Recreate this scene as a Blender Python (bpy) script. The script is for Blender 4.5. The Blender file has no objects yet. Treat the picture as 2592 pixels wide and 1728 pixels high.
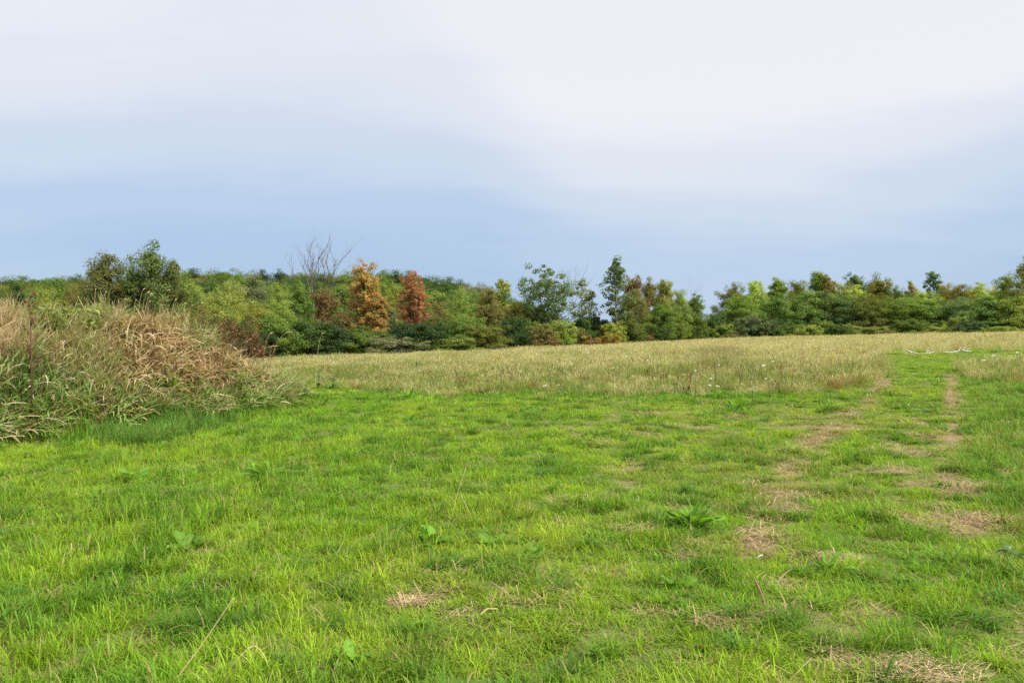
import bpy, math, random
import numpy as np
from mathutils import Vector

scene = bpy.context.scene
COL = scene.collection
R = math.radians

# ------------------------------------------------------------------ camera
CAM_Z = 1.6
cam_data = bpy.data.cameras.new('camera')
cam_data.sensor_width = 36.0
cam_data.lens = 29.06
cam_data.clip_start = 0.05
cam_data.clip_end = 8000
cam = bpy.data.objects.new('camera', cam_data)
cam.location = (0, 0, CAM_Z)
cam.rotation_euler = (R(90), 0, 0)
COL.objects.link(cam)
scene.camera = cam

# ------------------------------------------------------------------ light
SUN_EL, SUN_AZ = R(50), R(124)          # azimuth clockwise from the view direction (+Y)
sun_data = bpy.data.lights.new('sun', 'SUN')
sun_data.energy = 4.2
sun_data.angle = R(14)
sun_data.color = (1.0, 0.95, 0.86)
sun = bpy.data.objects.new('sun', sun_data)
d = Vector((math.sin(SUN_AZ) * math.cos(SUN_EL), math.cos(SUN_AZ) * math.cos(SUN_EL), math.sin(SUN_EL)))
sun.rotation_euler = d.to_track_quat('Z', 'Y').to_euler()
sun.location = d * 60
COL.objects.link(sun)

scene.view_settings.view_transform = 'Standard'
scene.view_settings.look = 'None'
scene.view_settings.exposure = 0.55
scene.view_settings.gamma = 1
scene.view_settings.use_curve_mapping = False
scene.render.engine = 'CYCLES'
scene.cycles.max_bounces = 4
scene.cycles.diffuse_bounces = 2
scene.cycles.glossy_bounces = 1
scene.cycles.transmission_bounces = 2
scene.cycles.transparent_max_bounces = 4
scene.cycles.use_denoising = False
scene.cycles.use_light_tree = False


def nodes_of(tree):
    tree.nodes.clear()
    return tree.nodes, tree.links


def build_world():
    w = bpy.data.worlds.new('World')
    scene.world = w
    w.use_nodes = True
    N, L = nodes_of(w.node_tree)

    def nd(t, **kw):
        n = N.new(t)
        for k, v in kw.items():
            setattr(n, k, v)
        return n

    def math_n(op, a, b=None, clamp=False):
        n = nd('ShaderNodeMath', operation=op, use_clamp=clamp)
        for i, v in enumerate((a, b)):
            if v is None:
                continue
            if isinstance(v, (int, float)):
                n.inputs[i].default_value = v
            else:
                L.new(v, n.inputs[i])
        return n.outputs[0]

    tc = nd('ShaderNodeTexCoord')
    sep = nd('ShaderNodeSeparateXYZ')
    L.new(tc.outputs['Generated'], sep.inputs[0])
    z = sep.outputs['Z']
    zc = math_n('MAXIMUM', z, 0.0)
    # project the direction on a cloud deck
    den = math_n('ADD', zc, 0.16)
    comb = nd('ShaderNodeCombineXYZ')
    L.new(math_n('DIVIDE', sep.outputs['X'], den), comb.inputs[0])
    L.new(math_n('DIVIDE', sep.outputs['Y'], den), comb.inputs[1])

    def noise(loc, scale_xy, sc, detail, rough, rot=0.0):
        mp = nd('ShaderNodeMapping')
        mp.inputs['Location'].default_value = loc
        mp.inputs['Rotation'].default_value = (0, 0, rot)
        mp.inputs['Scale'].default_value = (scale_xy[0], scale_xy[1], 1)
        L.new(comb.outputs[0], mp.inputs[0])
        n = nd('ShaderNodeTexNoise')
        n.inputs['Scale'].default_value = sc
        n.inputs['Detail'].default_value = detail
        n.inputs['Roughness'].default_value = rough
        L.new(mp.outputs[0], n.inputs['Vector'])
        return n.outputs['Fac']

    n1 = noise((3.1, 1.7, 0), (0.6, 1.0), 0.55, 3.0, 0.45, 0.25)
    n2 = noise((7.7, 4.2, 2), (0.30, 1.0), 1.1, 6.0, 0.55, -0.2)
    n3 = noise((1.3, 9.2, 5), (0.45, 1.0), 3.2, 5.0, 0.6, 0.15)
    # clouds whiten with height over the far edge of the deck
    e = nd('ShaderNodeMapRange', interpolation_type='SMOOTHSTEP')
    e.inputs[1].default_value = 0.04
    e.inputs[2].default_value = 0.34
    L.new(zc, e.inputs[0])
    cov = math_n('ADD', math_n('ADD', math_n('MULTIPLY', e.outputs[0], 0.84), 0.10), math_n('MULTIPLY', math_n('SUBTRACT', n1, 0.5), 0.42))
    cov = math_n('ADD', cov, math_n('MULTIPLY', math_n('SUBTRACT', n2, 0.5), 0.42))
    cov = math_n('ADD', cov, math_n('MULTIPLY', math_n('SUBTRACT', n3, 0.5), 0.20))
    # brighter bank of cloud where the veil is thickest (ahead, to the right)
    dt = nd('ShaderNodeVectorMath', operation='DOT_PRODUCT')
    L.new(tc.outputs['Generated'], dt.inputs[0])
    dv = Vector((0.27, 0.90, 0.30)).normalized()
    dt.inputs[1].default_value = dv
    bank = nd('ShaderNodeMapRange', interpolation_type='SMOOTHSTEP')
    bank.inputs[1].default_value = 0.93
    bank.inputs[2].default_value = 1.0
    L.new(dt.outputs['Value'], bank.inputs[0])
    cov = math_n('ADD', cov, math_n('MULTIPLY', bank.outputs[0], 0.20))
    # a bluer gap low on the left
    dt2 = nd('ShaderNodeVectorMath', operation='DOT_PRODUCT')
    L.new(tc.outputs['Generated'], dt2.inputs[0])
    dt2.inputs[1].default_value = Vector((-0.24, 0.95, 0.13)).normalized()
    gap = nd('ShaderNodeMapRange', interpolation_type='SMOOTHSTEP')
    gap.inputs[1].default_value = 0.94
    gap.inputs[2].default_value = 1.0
    L.new(dt2.outputs['Value'], gap.inputs[0])
    cov = math_n('SUBTRACT', cov, math_n('MULTIPLY', gap.outputs[0], 0.15))
    cov = math_n('ADD', cov, 0.0, True)
    ramp = nd('ShaderNodeValToRGB')
    ramp.color_ramp.interpolation = 'EASE'
    cr = ramp.color_ramp.elements
    cr[0].position, cr[0].color = 0.0, (0.41, 0.555, 0.77, 1)
    cr[1].position, cr[1].color = 1.0, (0.90, 0.905, 0.94, 1)
    for p, c in ((0.30, (0.49, 0.62, 0.82, 1)), (0.55, (0.63, 0.72, 0.85, 1)), (0.8, (0.78, 0.82, 0.90, 1))):
        k = cr.new(p)
        k.color = c
    L.new(cov, ramp.inputs[0])
    bg_c = nd('ShaderNodeBackground')
    L.new(ramp.outputs[0], bg_c.inputs[0])
    bg_c.inputs[1].default_value = 0.70
    sky = nd('ShaderNodeTexSky', sky_type='NISHITA')
    sky.sun_disc = False
    sky.sun_elevation = SUN_EL
    sky.sun_rotation = SUN_AZ
    sky.air_density = 1.0
    sky.dust_density = 0.6
    bg_s = nd('ShaderNodeBackground')
    bg_s.inputs[1].default_value = 0.09
    L.new(sky.outputs[0], bg_s.inputs[0])
    mix = nd('ShaderNodeMixShader')
    mix.inputs[0].default_value = 0.9            # how much of the sky the veil of cloud covers
    L.new(bg_s.outputs[0], mix.inputs[1])
    L.new(bg_c.outputs[0], mix.inputs[2])
    out = nd('ShaderNodeOutputWorld')
    L.new(mix.outputs[0], out.inputs[0])


build_world()

# ------------------------------------------------------------------ helpers
rng = np.random.default_rng(20240917)
random.seed(7)
F, CX, CY = 2092.0, 1296.0, 864.0     # photograph: focal length in pixels, centre


def hash2(ix, iy, seed):
    ix = ix.astype(np.int64)
    iy = iy.astype(np.int64)
    h = (ix * 374761393 + iy * 668265263 + seed * 144665) & 0xFFFFFFFF
    h = ((h ^ (h >> 13)) * 1274126177) & 0xFFFFFFFF
    h = (h ^ (h >> 16)) & 0xFFFF
    return h / 65535.0


def vnoise(x, y, seed=0):
    x = np.asarray(x, float)
    y = np.asarray(y, float)
    ix = np.floor(x)
    iy = np.floor(y)
    fx = x - ix
    fy = y - iy
    fx = fx * fx * (3 - 2 * fx)
    fy = fy * fy * (3 - 2 * fy)
    a = hash2(ix, iy, seed)
    b = hash2(ix + 1, iy, seed)
    c = hash2(ix, iy + 1, seed)
    d_ = hash2(ix + 1, iy + 1, seed)
    return (a * (1 - fx) + b * fx) * (1 - fy) + (c * (1 - fx) + d_ * fx) * fy


def fbm(x, y, seed=0, octs=3):
    s, a, t = 0, 0.5, 0
    for o in range(octs):
        s = s + a * vnoise(np.asarray(x) * 2 ** o, np.asarray(y) * 2 ** o, seed + o * 17)
        t += a
        a *= 0.5
    return s / t


def sstep(a, b, x):
    t = np.clip((np.asarray(x, float) - a) / (b - a), 0, 1)
    return t * t * (3 - 2 * t)


# ridge of the overgrown earth mound
RA, RB = np.array((-12.2, 14.2)), np.array((-5.6, 24.2))
RD = (RB - RA) / np.linalg.norm(RB - RA)
RLEN = float(np.linalg.norm(RB - RA))


def mound(x, y):
    dx, dy = x - RA[0], y - RA[1]
    s = dx * RD[0] + dy * RD[1]
    dd = -(dx * RD[1] - dy * RD[0])          # negative = towards the camera side
    t = s / RLEN
    hgt = np.interp(t, (-0.9, -0.2, 0.1, 0.45, 0.62, 0.76, 0.88, 1.0), (0.0, 1.55, 2.10, 2.02, 1.62, 0.95, 0.28, 0.0))
    wid = np.interp(t, (-0.9, 0.0, 0.5, 0.75, 1.0), (3.0, 4.3, 3.4, 2.5, 1.6))
    q = np.clip(np.abs(dd) / wid, 0, 1)
    prof = (1 - q * q) ** 1.6
    lump = 0.74 + 0.5 * fbm(x * 0.85, y * 0.85, 91)
    return hgt * prof * lump


def terrain(x, y):
    x = np.asarray(x, float)
    y = np.asarray(y, float)
    yy = np.minimum(y, 112)
    xx = np.clip(x, -26, 48)
    z = (0.010 * (yy - 15) + 0.03 * xx) * sstep(4, 22, y)
    hill = np.interp(x, (-320, -150, -90, -40, -12, 6, 30), (5, 8.5, 11.5, 11.5, 7.0, 3.0, 0.0))
    z = z + hill * sstep(95, 240, y) * (1 - 0.6 * sstep(270, 480, y))
    near = 1 - sstep(60, 110, y)
    z = z + near * (0.10 * (fbm(x * 0.45, y * 0.45, 5) - 0.5) + 0.10 * (fbm(x * 1.5, y * 1.2, 9, 2) - 0.5) + 0.035 * (vnoise(x * 3.4, y * 3.0, 12) - 0.5))
    z = z + 1.2 * (fbm(x * 0.02, y * 0.02, 33) - 0.5) * sstep(130, 300, y)
    z = z + mound(x, y)
    return z


def tz(x, y):
    return float(terrain(np.array([x]), np.array([y]))[0])


def ray_ground(px, py, lift=0.0):
    Y = np.concatenate([np.arange(2.5, 40, 0.02), np.arange(40, 130, 0.1)])
    X = (px - CX) / F * Y
    zr = CAM_Z + (CY - py) / F * Y
    hit = np.nonzero(zr <= terrain(X, Y) + lift)[0]
    k = hit[0] if len(hit) else len(Y) - 1
    return float(X[k]), float(Y[k]), tz(X[k], Y[k])


def to_px(x, y, z):
    y = np.maximum(y, 0.5)
    return CX + x / y * F, CY - (z - CAM_Z) / y * F


def in_poly(px, py, poly):
    inside = np.zeros(px.shape, bool)
    n = len(poly)
    for i in range(n):
        x0, y0 = poly[i]
        x1, y1 = poly[(i + 1) % n]
        if y0 == y1:
            continue
        c = ((y0 > py) != (y1 > py)) & (px < (x1 - x0) * (py - y0) / (y1 - y0) + x0)
        inside ^= c
    return inside


def mesh_from(name, verts, faces_flat, sizes, mat=None, point_attrs=None, smooth=False):
    """fast mesh from numpy arrays"""
    me = bpy.data.meshes.new(name)
    verts = np.asarray(verts, np.float32)
    me.vertices.add(len(verts))
    me.vertices.foreach_set('co', verts.ravel())
    faces_flat = np.asarray(faces_flat, np.int32)
    sizes = np.asarray(sizes, np.int32)
    me.loops.add(len(faces_flat))
    me.loops.foreach_set('vertex_index', faces_flat)
    me.polygons.add(len(sizes))
    starts = np.concatenate([[0], np.cumsum(sizes)[:-1]]).astype(np.int32)
    me.polygons.foreach_set('loop_start', starts)
    if smooth:
        me.polygons.foreach_set('use_smooth', np.ones(len(sizes), bool))
    for k, v in (point_attrs or {}).items():
        v = np.asarray(v, np.float32)
        if v.ndim == 1:
            a = me.attributes.new(k, 'FLOAT', 'POINT')
            a.data.foreach_set('value', v)
        else:
            a = me.attributes.new(k, 'FLOAT_COLOR', 'POINT')
            a.data.foreach_set('color', v.ravel())
    me.update(calc_edges=True)
    me.validate()
    if mat:
        me.materials.append(mat)
    return me


def add_obj(name, me, parent=None, loc=None):
    o = bpy.data.objects.new(name, me)
    COL.objects.link(o)
    if parent:
        o.parent = parent
    if loc is not None:
        o.location = loc
    return o


def tag(o, label, cat=None, group=None, kind=None):
    o['label'] = label
    if cat:
        o['category'] = cat
    if group:
        o['group'] = group
    if kind:
        o['kind'] = kind
    return o


def thing(name, label, cat, loc, rotz=0.0, group=None):
    o = bpy.data.objects.new(name, None)
    o.empty_display_size = 0.2
    o.location = loc
    o.rotation_euler = (0, 0, rotz)
    COL.objects.link(o)
    return tag(o, label, cat, group)


class Geo:
    """collects tubes / leaves, becomes one mesh"""

    def __init__(self):
        self.v, self.f, self.s, self.r, self.n = [], [], [], [], 0

    def add(self, verts, faces, r=0.5):
        verts = np.asarray(verts, float)
        for f in faces:
            self.f.extend([i + self.n for i in f])
            self.s.append(len(f))
        self.v.append(verts)
        self.r.append(np.full(len(verts), r) if np.isscalar(r) else np.asarray(r))
        self.n += len(verts)

    def tube(self, pts, radii, sides=5, r=0.5):
        pts = np.asarray(pts, float)
        m = len(pts)
        if np.isscalar(radii):
            radii = [radii] * m
        vs = []
        up = np.array((0.13, 0.21, 0.97))
        for i in range(m):
            t = pts[min(i + 1, m - 1)] - pts[max(i - 1, 0)]
            t = t / (np.linalg.norm(t) + 1e-9)
            a = np.cross(t, up)
            if np.linalg.norm(a) < 0.05:
                a = np.cross(t, np.array((1.0, 0, 0)))
            a /= np.linalg.norm(a)
            b = np.cross(t, a)
            for k in range(sides):
                q = 2 * math.pi * k / sides
                vs.append(pts[i] + radii[i] * (math.cos(q) * a + math.sin(q) * b))
        fs = []
        for i in range(m - 1):
            for k in range(sides):
                k2 = (k + 1) % sides
                fs.append((i * sides + k, i * sides + k2, (i + 1) * sides + k2, (i + 1) * sides + k))
        fs.append(tuple(range(sides))[::-1])
        fs.append(tuple((m - 1) * sides + k for k in range(sides)))
        self.add(vs, fs, r)

    def mesh(self, name, mat, smooth=False):
        return mesh_from(name, np.concatenate(self.v), self.f, self.s, mat, {'r': np.concatenate(self.r)}, smooth)


# ------------------------------------------------------------------ materials
def new_mat(name):
    m = bpy.data.materials.new(name)
    m.use_nodes = True
    N, L = nodes_of(m.node_tree)
    out = N.new('ShaderNodeOutputMaterial')
    return m, N, L, out


def attr(N, name, typ='GEOMETRY'):
    a = N.new('ShaderNodeAttribute')
    a.attribute_name = name
    a.attribute_type = typ
    return a


def mixrgb(N, L, fac, a, b, blend='MIX'):
    n = N.new('ShaderNodeMix')
    n.data_type = 'RGBA'
    n.blend_type = blend
    for sock, v in ((n.inputs[0], fac), (n.inputs[6], a), (n.inputs[7], b)):
        if isinstance(v, (int, float)):
            sock.default_value = v
        elif isinstance(v, (tuple, list)):
            sock.default_value = (*v[:3], 1)
        else:
            L.new(v, sock)
    return n.outputs[2]


def maprange(N, L, v, a, b, c, d_):
    n = N.new('ShaderNodeMapRange')
    n.inputs[1].default_value, n.inputs[2].default_value = a, b
    n.inputs[3].default_value, n.inputs[4].default_value = c, d_
    L.new(v, n.inputs[0])
    return n.outputs[0]


def leafy_shader(N, L, out, col, trans=0.4, rough=0.5, spec=0.25, tcol=(1.15, 1.1, 0.6)):
    p = N.new('ShaderNodeBsdfPrincipled')
    L.new(col, p.inputs['Base Color'])
    p.inputs['Roughness'].default_value = rough
    p.inputs['Specular IOR Level'].default_value = spec
    t = N.new('ShaderNodeBsdfTranslucent')
    L.new(mixrgb(N, L, 1.0, col, tcol, 'MULTIPLY'), t.inputs[0])
    mx = N.new('ShaderNodeMixShader')
    mx.inputs[0].default_value = trans
    L.new(p.outputs[0], mx.inputs[1])
    L.new(t.outputs[0], mx.inputs[2])
    L.new(mx.outputs[0], out.inputs[0])


def grass_material(name, dry=(0.42, 0.33, 0.14), dry_amt=0.12, trans=0.4):
    """blade colour = tint of its clump, varied per blade, some blades dry"""
    m, N, L, out = new_mat(name)
    tint = attr(N, 'tint', 'INSTANCER').outputs['Color']
    r = attr(N, 'r').outputs['Fac']
    val = maprange(N, L, r, 0, 1, 0.78, 1.22)
    c = mixrgb(N, L, 1.0, tint, val, 'MULTIPLY')
    w = N.new('ShaderNodeMath')
    w.operation = 'FRACT'
    mu = N.new('ShaderNodeMath')
    mu.operation = 'MULTIPLY'
    mu.inputs[1].default_value = 37.7
    L.new(r, mu.inputs[0])
    L.new(mu.outputs[0], w.inputs[0])
    lt = N.new('ShaderNodeMath')
    lt.operation = 'LESS_THAN'
    lt.inputs[1].default_value = dry_amt
    L.new(w.outputs[0], lt.inputs[0])
    c = mixrgb(N, L, lt.outputs[0], c, dry)
    leafy_shader(N, L, out, c, trans, 0.5, 0.14)
    return m


def leaf_material(name, second=(1.18, 1.14, 0.82), trans=0.42, base=None, other=None):
    """crown leaves: colour of the tree itself, patches of a second hue, scatter per leaf"""
    m, N, L, out = new_mat(name)
    if base is None:
        oi = N.new('ShaderNodeObjectInfo')
        b = oi.outputs['Color']
        o2 = mixrgb(N, L, 1.0, b, second, 'MULTIPLY')
    else:
        b, o2 = base, other
    r = attr(N, 'r').outputs['Fac']
    k = attr(N, 'k').outputs['Fac']
    c = mixrgb(N, L, maprange(N, L, k, 0.2, 0.9, 0, 1), b, o2)
    c = mixrgb(N, L, 1.0, c, maprange(N, L, r, 0, 1, 0.74, 1.26), 'MULTIPLY')
    leafy_shader(N, L, out, c, trans, 0.6, 0.12)
    return m


def plain_leaf(name, col, col2, trans=0.35, rough=0.42):
    m, N, L, out = new_mat(name)
    r = attr(N, 'r').outputs['Fac']
    tcn = N.new('ShaderNodeTexCoord')
    nz = N.new('ShaderNodeTexNoise')
    nz.inputs['Scale'].default_value = 18
    L.new(tcn.outputs['Object'], nz.inputs['Vector'])
    c = mixrgb(N, L, nz.outputs['Fac'], col, col2)
    oi = N.new('ShaderNodeObjectInfo')
    c = mixrgb(N, L, 1.0, c, maprange(N, L, oi.outputs['Random'], 0, 1, 0.75, 1.3), 'MULTIPLY')
    c = mixrgb(N, L, 1.0, c, maprange(N, L, r, 0, 1, 0.75, 1.3), 'MULTIPLY')
    leafy_shader(N, L, out, c, trans, rough, 0.35)
    return m


def bark_material(name, c1, c2, scale=9.0, bump=0.5):
    m, N, L, out = new_mat(name)
    tcn = N.new('ShaderNodeTexCoord')
    mp = N.new('ShaderNodeMapping')
    mp.inputs['Scale'].default_value = (1, 1, 0.25)
    L.new(tcn.outputs['Object'], mp.inputs[0])
    nz = N.new('ShaderNodeTexNoise')
    nz.inputs['Scale'].default_value = scale
    nz.inputs['Detail'].default_value = 5
    L.new(mp.outputs[0], nz.inputs['Vector'])
    p = N.new('ShaderNodeBsdfPrincipled')
    L.new(mixrgb(N, L, maprange(N, L, nz.outputs['Fac'], 0.3, 0.7, 0, 1), c1, c2), p.inputs['Base Color'])
    p.inputs['Roughness'].default_value = 0.9
    p.inputs['Specular IOR Level'].default_value = 0.15
    bp = N.new('ShaderNodeBump')
    bp.inputs['Strength'].default_value = bump
    bp.inputs['Distance'].default_value = 0.02
    L.new(nz.outputs['Fac'], bp.inputs['Height'])
    L.new(bp.outputs[0], p.inputs['Normal'])
    L.new(p.outputs[0], out.inputs[0])
    return m


M_LAWN = grass_material('lawn blades', (0.45, 0.37, 0.16), 0.05, 0.45)
M_MEADOW = grass_material('meadow blades', (0.30, 0.25, 0.10), 0.08, 0.4)
M_MOUND = grass_material('mound blades', (0.64, 0.52, 0.34), 0.17, 0.35)
M_STRAW = grass_material('straw', (0.30, 0.20, 0.10), 0.2, 0.15)
M_WEED = grass_material('weed leaves', (0.2, 0.2, 0.05), 0.05, 0.4)
M_LEAF = leaf_material('tree leaves')
M_LEAF_O = leaf_material('orange leaves', base=(0.54, 0.32, 0.11), other=(0.40, 0.33, 0.095))
M_LEAF_R = leaf_material('red leaves', base=(0.47, 0.19, 0.105), other=(0.44, 0.27, 0.10))
M_LEAF_B = leaf_material('bronze leaves', base=(0.24, 0.125, 0.06), other=(0.19, 0.20, 0.06))
M_BARK = bark_material('grey brown bark', (0.10, 0.08, 0.06), (0.20, 0.17, 0.14))
M_BARK_D = bark_material('dark bark', (0.045, 0.035, 0.028), (0.10, 0.08, 0.065))
M_BARK_P = bark_material('pale dead wood', (0.26, 0.22, 0.19), (0.42, 0.37, 0.33))
M_BLEACH = bark_material('bleached wood', (0.40, 0.34, 0.28), (0.74, 0.70, 0.62), 7.0, 0.5)
M_STEM = plain_leaf('dry stem', (0.42, 0.31, 0.15), (0.55, 0.43, 0.24), 0.1, 0.6)
M_BSTEM = plain_leaf('brown seed heads', (0.13, 0.06, 0.035), (0.20, 0.10, 0.05), 0.1, 0.7)
M_DEAD = plain_leaf('dead brown leaves', (0.20, 0.085, 0.04), (0.32, 0.20, 0.09), 0.25, 0.7)
M_DOCK = plain_leaf('broad leaf', (0.14, 0.30, 0.03), (0.21, 0.38, 0.04), 0.45, 0.65)
M_BURD = plain_leaf('dull broad leaf', (0.06, 0.14, 0.03), (0.10, 0.19, 0.045))
M_PALE = plain_leaf('pale weed leaf', (0.17, 0.25, 0.05), (0.27, 0.31, 0.08))
M_GSTEM = plain_leaf('green stem', (0.10, 0.16, 0.04), (0.16, 0.2, 0.06), 0.1)
M_WHITE = plain_leaf('white petals', (0.75, 0.76, 0.70), (0.85, 0.85, 0.80), 0.3)
M_YELLOW = plain_leaf('yellow petals', (0.75, 0.50, 0.03), (0.8, 0.6, 0.05), 0.3)
M_BLUE = plain_leaf('pale blue petals', (0.42, 0.46, 0.70), (0.60, 0.63, 0.80), 0.3)
M_PAPER = plain_leaf('white scrap', (0.75, 0.76, 0.78), (0.82, 0.82, 0.82), 0.2)


def ground_material():
    m, N, L, out = new_mat('ground')
    tcn = N.new('ShaderNodeTexCoord')
    nz = N.new('ShaderNodeTexNoise')
    nz.inputs['Scale'].default_value = 3.0
    nz.inputs['Detail'].default_value = 7
    L.new(tcn.outputs['Object'], nz.inputs['Vector'])
    fine = N.new('ShaderNodeTexNoise')
    fine.inputs['Scale'].default_value = 60.0
    fine.inputs['Detail'].default_value = 4
    L.new(tcn.outputs['Object'], fine.inputs['Vector'])
    turf = mixrgb(N, L, maprange(N, L, nz.outputs['Fac'], 0.35, 0.65, 0, 1), (0.10, 0.16, 0.03), (0.16, 0.18, 0.05))
    straw = mixrgb(N, L, maprange(N, L, fine.outputs['Fac'], 0.35, 0.65, 0, 1), (0.19, 0.13, 0.07), (0.38, 0.28, 0.15))
    st = attr(N, 'straw').outputs['Fac']
    c = mixrgb(N, L, st, turf, straw)
    wood = attr(N, 'wood').outputs['Fac']
    litter = mixrgb(N, L, fine.outputs['Fac'], (0.04, 0.035, 0.02), (0.08, 0.075, 0.03))
    c = mixrgb(N, L, wood, c, litter)
    p = N.new('ShaderNodeBsdfPrincipled')
    L.new(c, p.inputs['Base Color'])
    p.inputs['Roughness'].default_value = 0.95
    p.inputs['Specular IOR Level'].default_value = 0.1
    bp = N.new('ShaderNodeBump')
    bp.inputs['Strength'].default_value = 0.8
    bp.inputs['Distance'].default_value = 0.03
    L.new(fine.outputs['Fac'], bp.inputs['Height'])
    L.new(bp.outputs[0], p.inputs['Normal'])
    L.new(p.outputs[0], out.inputs[0])
    return m


# ------------------------------------------------------------------ worn straw patches (centre px, half width px, half height px, strength)
PATCH_PX = [
    (1995, 1290, 55, 20, .8), (1890, 1385, 45, 14, .7), (1985, 1480, 60, 22, .6), (1900, 1560, 46, 18, .4), (2358, 1288, 26, 8, .6),
    # scattered worn spots on the mown grass
    (2260, 1196, 34, 9, .9), (1640, 1343, 50, 12, .85), (2090, 1412, 75, 16, .65), (1540, 1455, 60, 18, .6), (1350, 1433, 44, 16, .65), (1025, 1527, 60, 20, .9),
    (1165, 1560, 70, 22, .7), (385, 1632, 60, 20, .6), (595, 1490, 60, 16, .45), (1420, 1330, 40, 10, .5), (1440, 1500, 55, 18, .55), (2330, 1712, 140, 26, 1),
    (2085, 1672, 90, 18, .8), (2560, 1560, 60, 50, .4), (2540, 1420, 60, 26, .45), (1720, 1640, 60, 18, .55), (2200, 1690, 80, 20, .6), (120, 1710, 70, 18, .6),
    (1830, 1590, 44, 14, .45), (640, 1290, 50, 12, .3), (1110, 1640, 60, 20, .4), (1660, 1560, 60, 18, .4), (2180, 1570, 60, 16, .4),
    (1500, 1610, 50, 14, .5), (780, 1180, 40, 10, .35), (1200, 1185, 60, 8, .3), (2010, 1540, 55, 16, .5), (2400, 1640, 70, 20, .45),
]
PATCH = []
for (px, py, hw, hh, st) in PATCH_PX:
    x, y, z = ray_ground(px, py)
    x2, y2, _ = ray_ground(px, py - hh)
    x3, y3, _ = ray_ground(px, py + hh)
    PATCH.append((x, y, hw / F * y, max(0.1, min(abs(y2 - y3) / 2, hw / F * y * 1.6)), st))


RUTS = []
for line in ([(2262, 945), (2228, 980), (2150, 1042), (2105, 1085), (2066, 1112), (2028, 1175), (1990, 1235), (1962, 1330), (1905, 1400)],
             [(2400, 940), (2408, 970), (2406, 1005), (2413, 1040), (2405, 1100), (2402, 1140), (2400, 1196), (2392, 1250)]):
    RUTS.append(np.array([ray_ground(*q)[:2] for q in line]))


def rut_distance(x, y):
    best = np.full(x.shape, 99.0)
    for ln, w in zip(RUTS, (0.8, 1.15)):
        for a, b in zip(ln[:-1], ln[1:]):
            ab = b - a
            t = np.clip(((x - a[0]) * ab[0] + (y - a[1]) * ab[1]) / (ab @ ab), 0, 1)
            best = np.minimum(best, w * np.hypot(x - a[0] - t * ab[0], y - a[1] - t * ab[1]))
    return best


def straw_mask(x, y):
    x = np.asarray(x, float)
    y = np.asarray(y, float)
    wob = 0.55 + 0.9 * fbm(x * 3.1, y * 3.1, 61)
    s = np.zeros(x.shape)
    for (cx, cy, rx, ry, st) in PATCH:
        q = ((x - cx) / rx) ** 2 + ((y - cy) / ry) ** 2
        s = np.maximum(s, 0.85 * st * (1 - sstep(0.25, 1.15, q * wob)))
    rd = rut_distance(x, y) * (0.6 + 0.8 * fbm(x * 2.7, y * 2.7, 67))
    s = np.maximum(s, (1 - sstep(0.07, 0.26, rd)) * (0.34 + 0.6 * sstep(.42, .62, fbm(x * 1.2 + 2, y * .8, 69))))
    # thin, dry sward on the mown side to the right
    side = sstep(-1.5, 3.0, x - 0.05 * y) * (1 - sstep(9, 22, y))
    s = np.maximum(s, side * 0.85 * sstep(0.60, 0.75, fbm(x * 1.5 + 4, y * 1.1, 71)))
    s = np.maximum(s, 0.35 * sstep(0.64, 0.76, fbm(x * 1.9, y * 1.3, 75)) * (1 - sstep(9, 20, y)))
    return s


# outlines on the ground (photograph pixels of the ground points)
MEADOW_POLY = [(300, 935), (760, 968), (900, 985), (1060, 992), (1400, 996), (1700, 996), (2000, 992), (2110, 985), (2185, 968), (2225, 948), (2215, 925),
               (2190, 908), (2170, 888), (2260, 882), (2420, 877), (2592, 872), (3200, 866), (3200, 800), (300, 800)]
MEADOW_R_POLY = [(3200, 965), (2592, 968), (2520, 970), (2475, 962), (2458, 948), (2480, 938), (2560, 932), (2700, 926), (3200, 915)]
LUSH_POLY = [(3200, 940), (2592, 945), (2490, 965), (2450, 1005), (2462, 1100), (2490, 1230), (2545, 1330), (2660, 1420), (3200, 1500)]


def wood_edge(x):
    """distance at which the meadow gives way to the trees"""
    return np.interp(x, (-60, -30, -17, -9, 0, 8, 15, 21, 27, 34, 42, 60), (60, 62, 64, 67, 73, 78, 84, 92, 92, 86, 80, 74))


def build_ground():
    def axis(lo, hi, step, far_lo, far_hi, g=1.12):
        a = list(np.arange(lo, hi + 1e-6, step))
        s, v = step, hi
        while v < far_hi:
            s *= g
            v += s
            a.append(v)
        s, v, b = step, lo, []
        while v > far_lo:
            s *= g
            v -= s
            b.append(v)
        return np.array(b[::-1] + a)
    xs = axis(-14, 14, 0.2, -3500, 3500)
    ys = axis(2, 30, 0.2, -400, 5000)
    X, Y = np.meshgrid(xs, ys)
    x, y = X.ravel(), Y.ravel()
    z = terrain(x, y)
    nx, ny = len(xs), len(ys)
    idx = np.arange(nx * ny).reshape(ny, nx)
    f = np.stack([idx[:-1, :-1], idx[:-1, 1:], idx[1:, 1:], idx[1:, :-1]], -1).reshape(-1, 4)
    wood = sstep(-3, 4, y - wood_edge(x))
    me = mesh_from('ground', np.stack([x, y, z], -1), f.ravel(), np.full(len(f), 4), ground_material(),
                   {'straw': straw_mask(x, y), 'wood': wood}, True)
    o = add_obj('ground', me)
    o['kind'] = 'structure'
    o['label'] = 'rolling field ground under the grass with worn wheel tracks'


build_ground()


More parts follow.
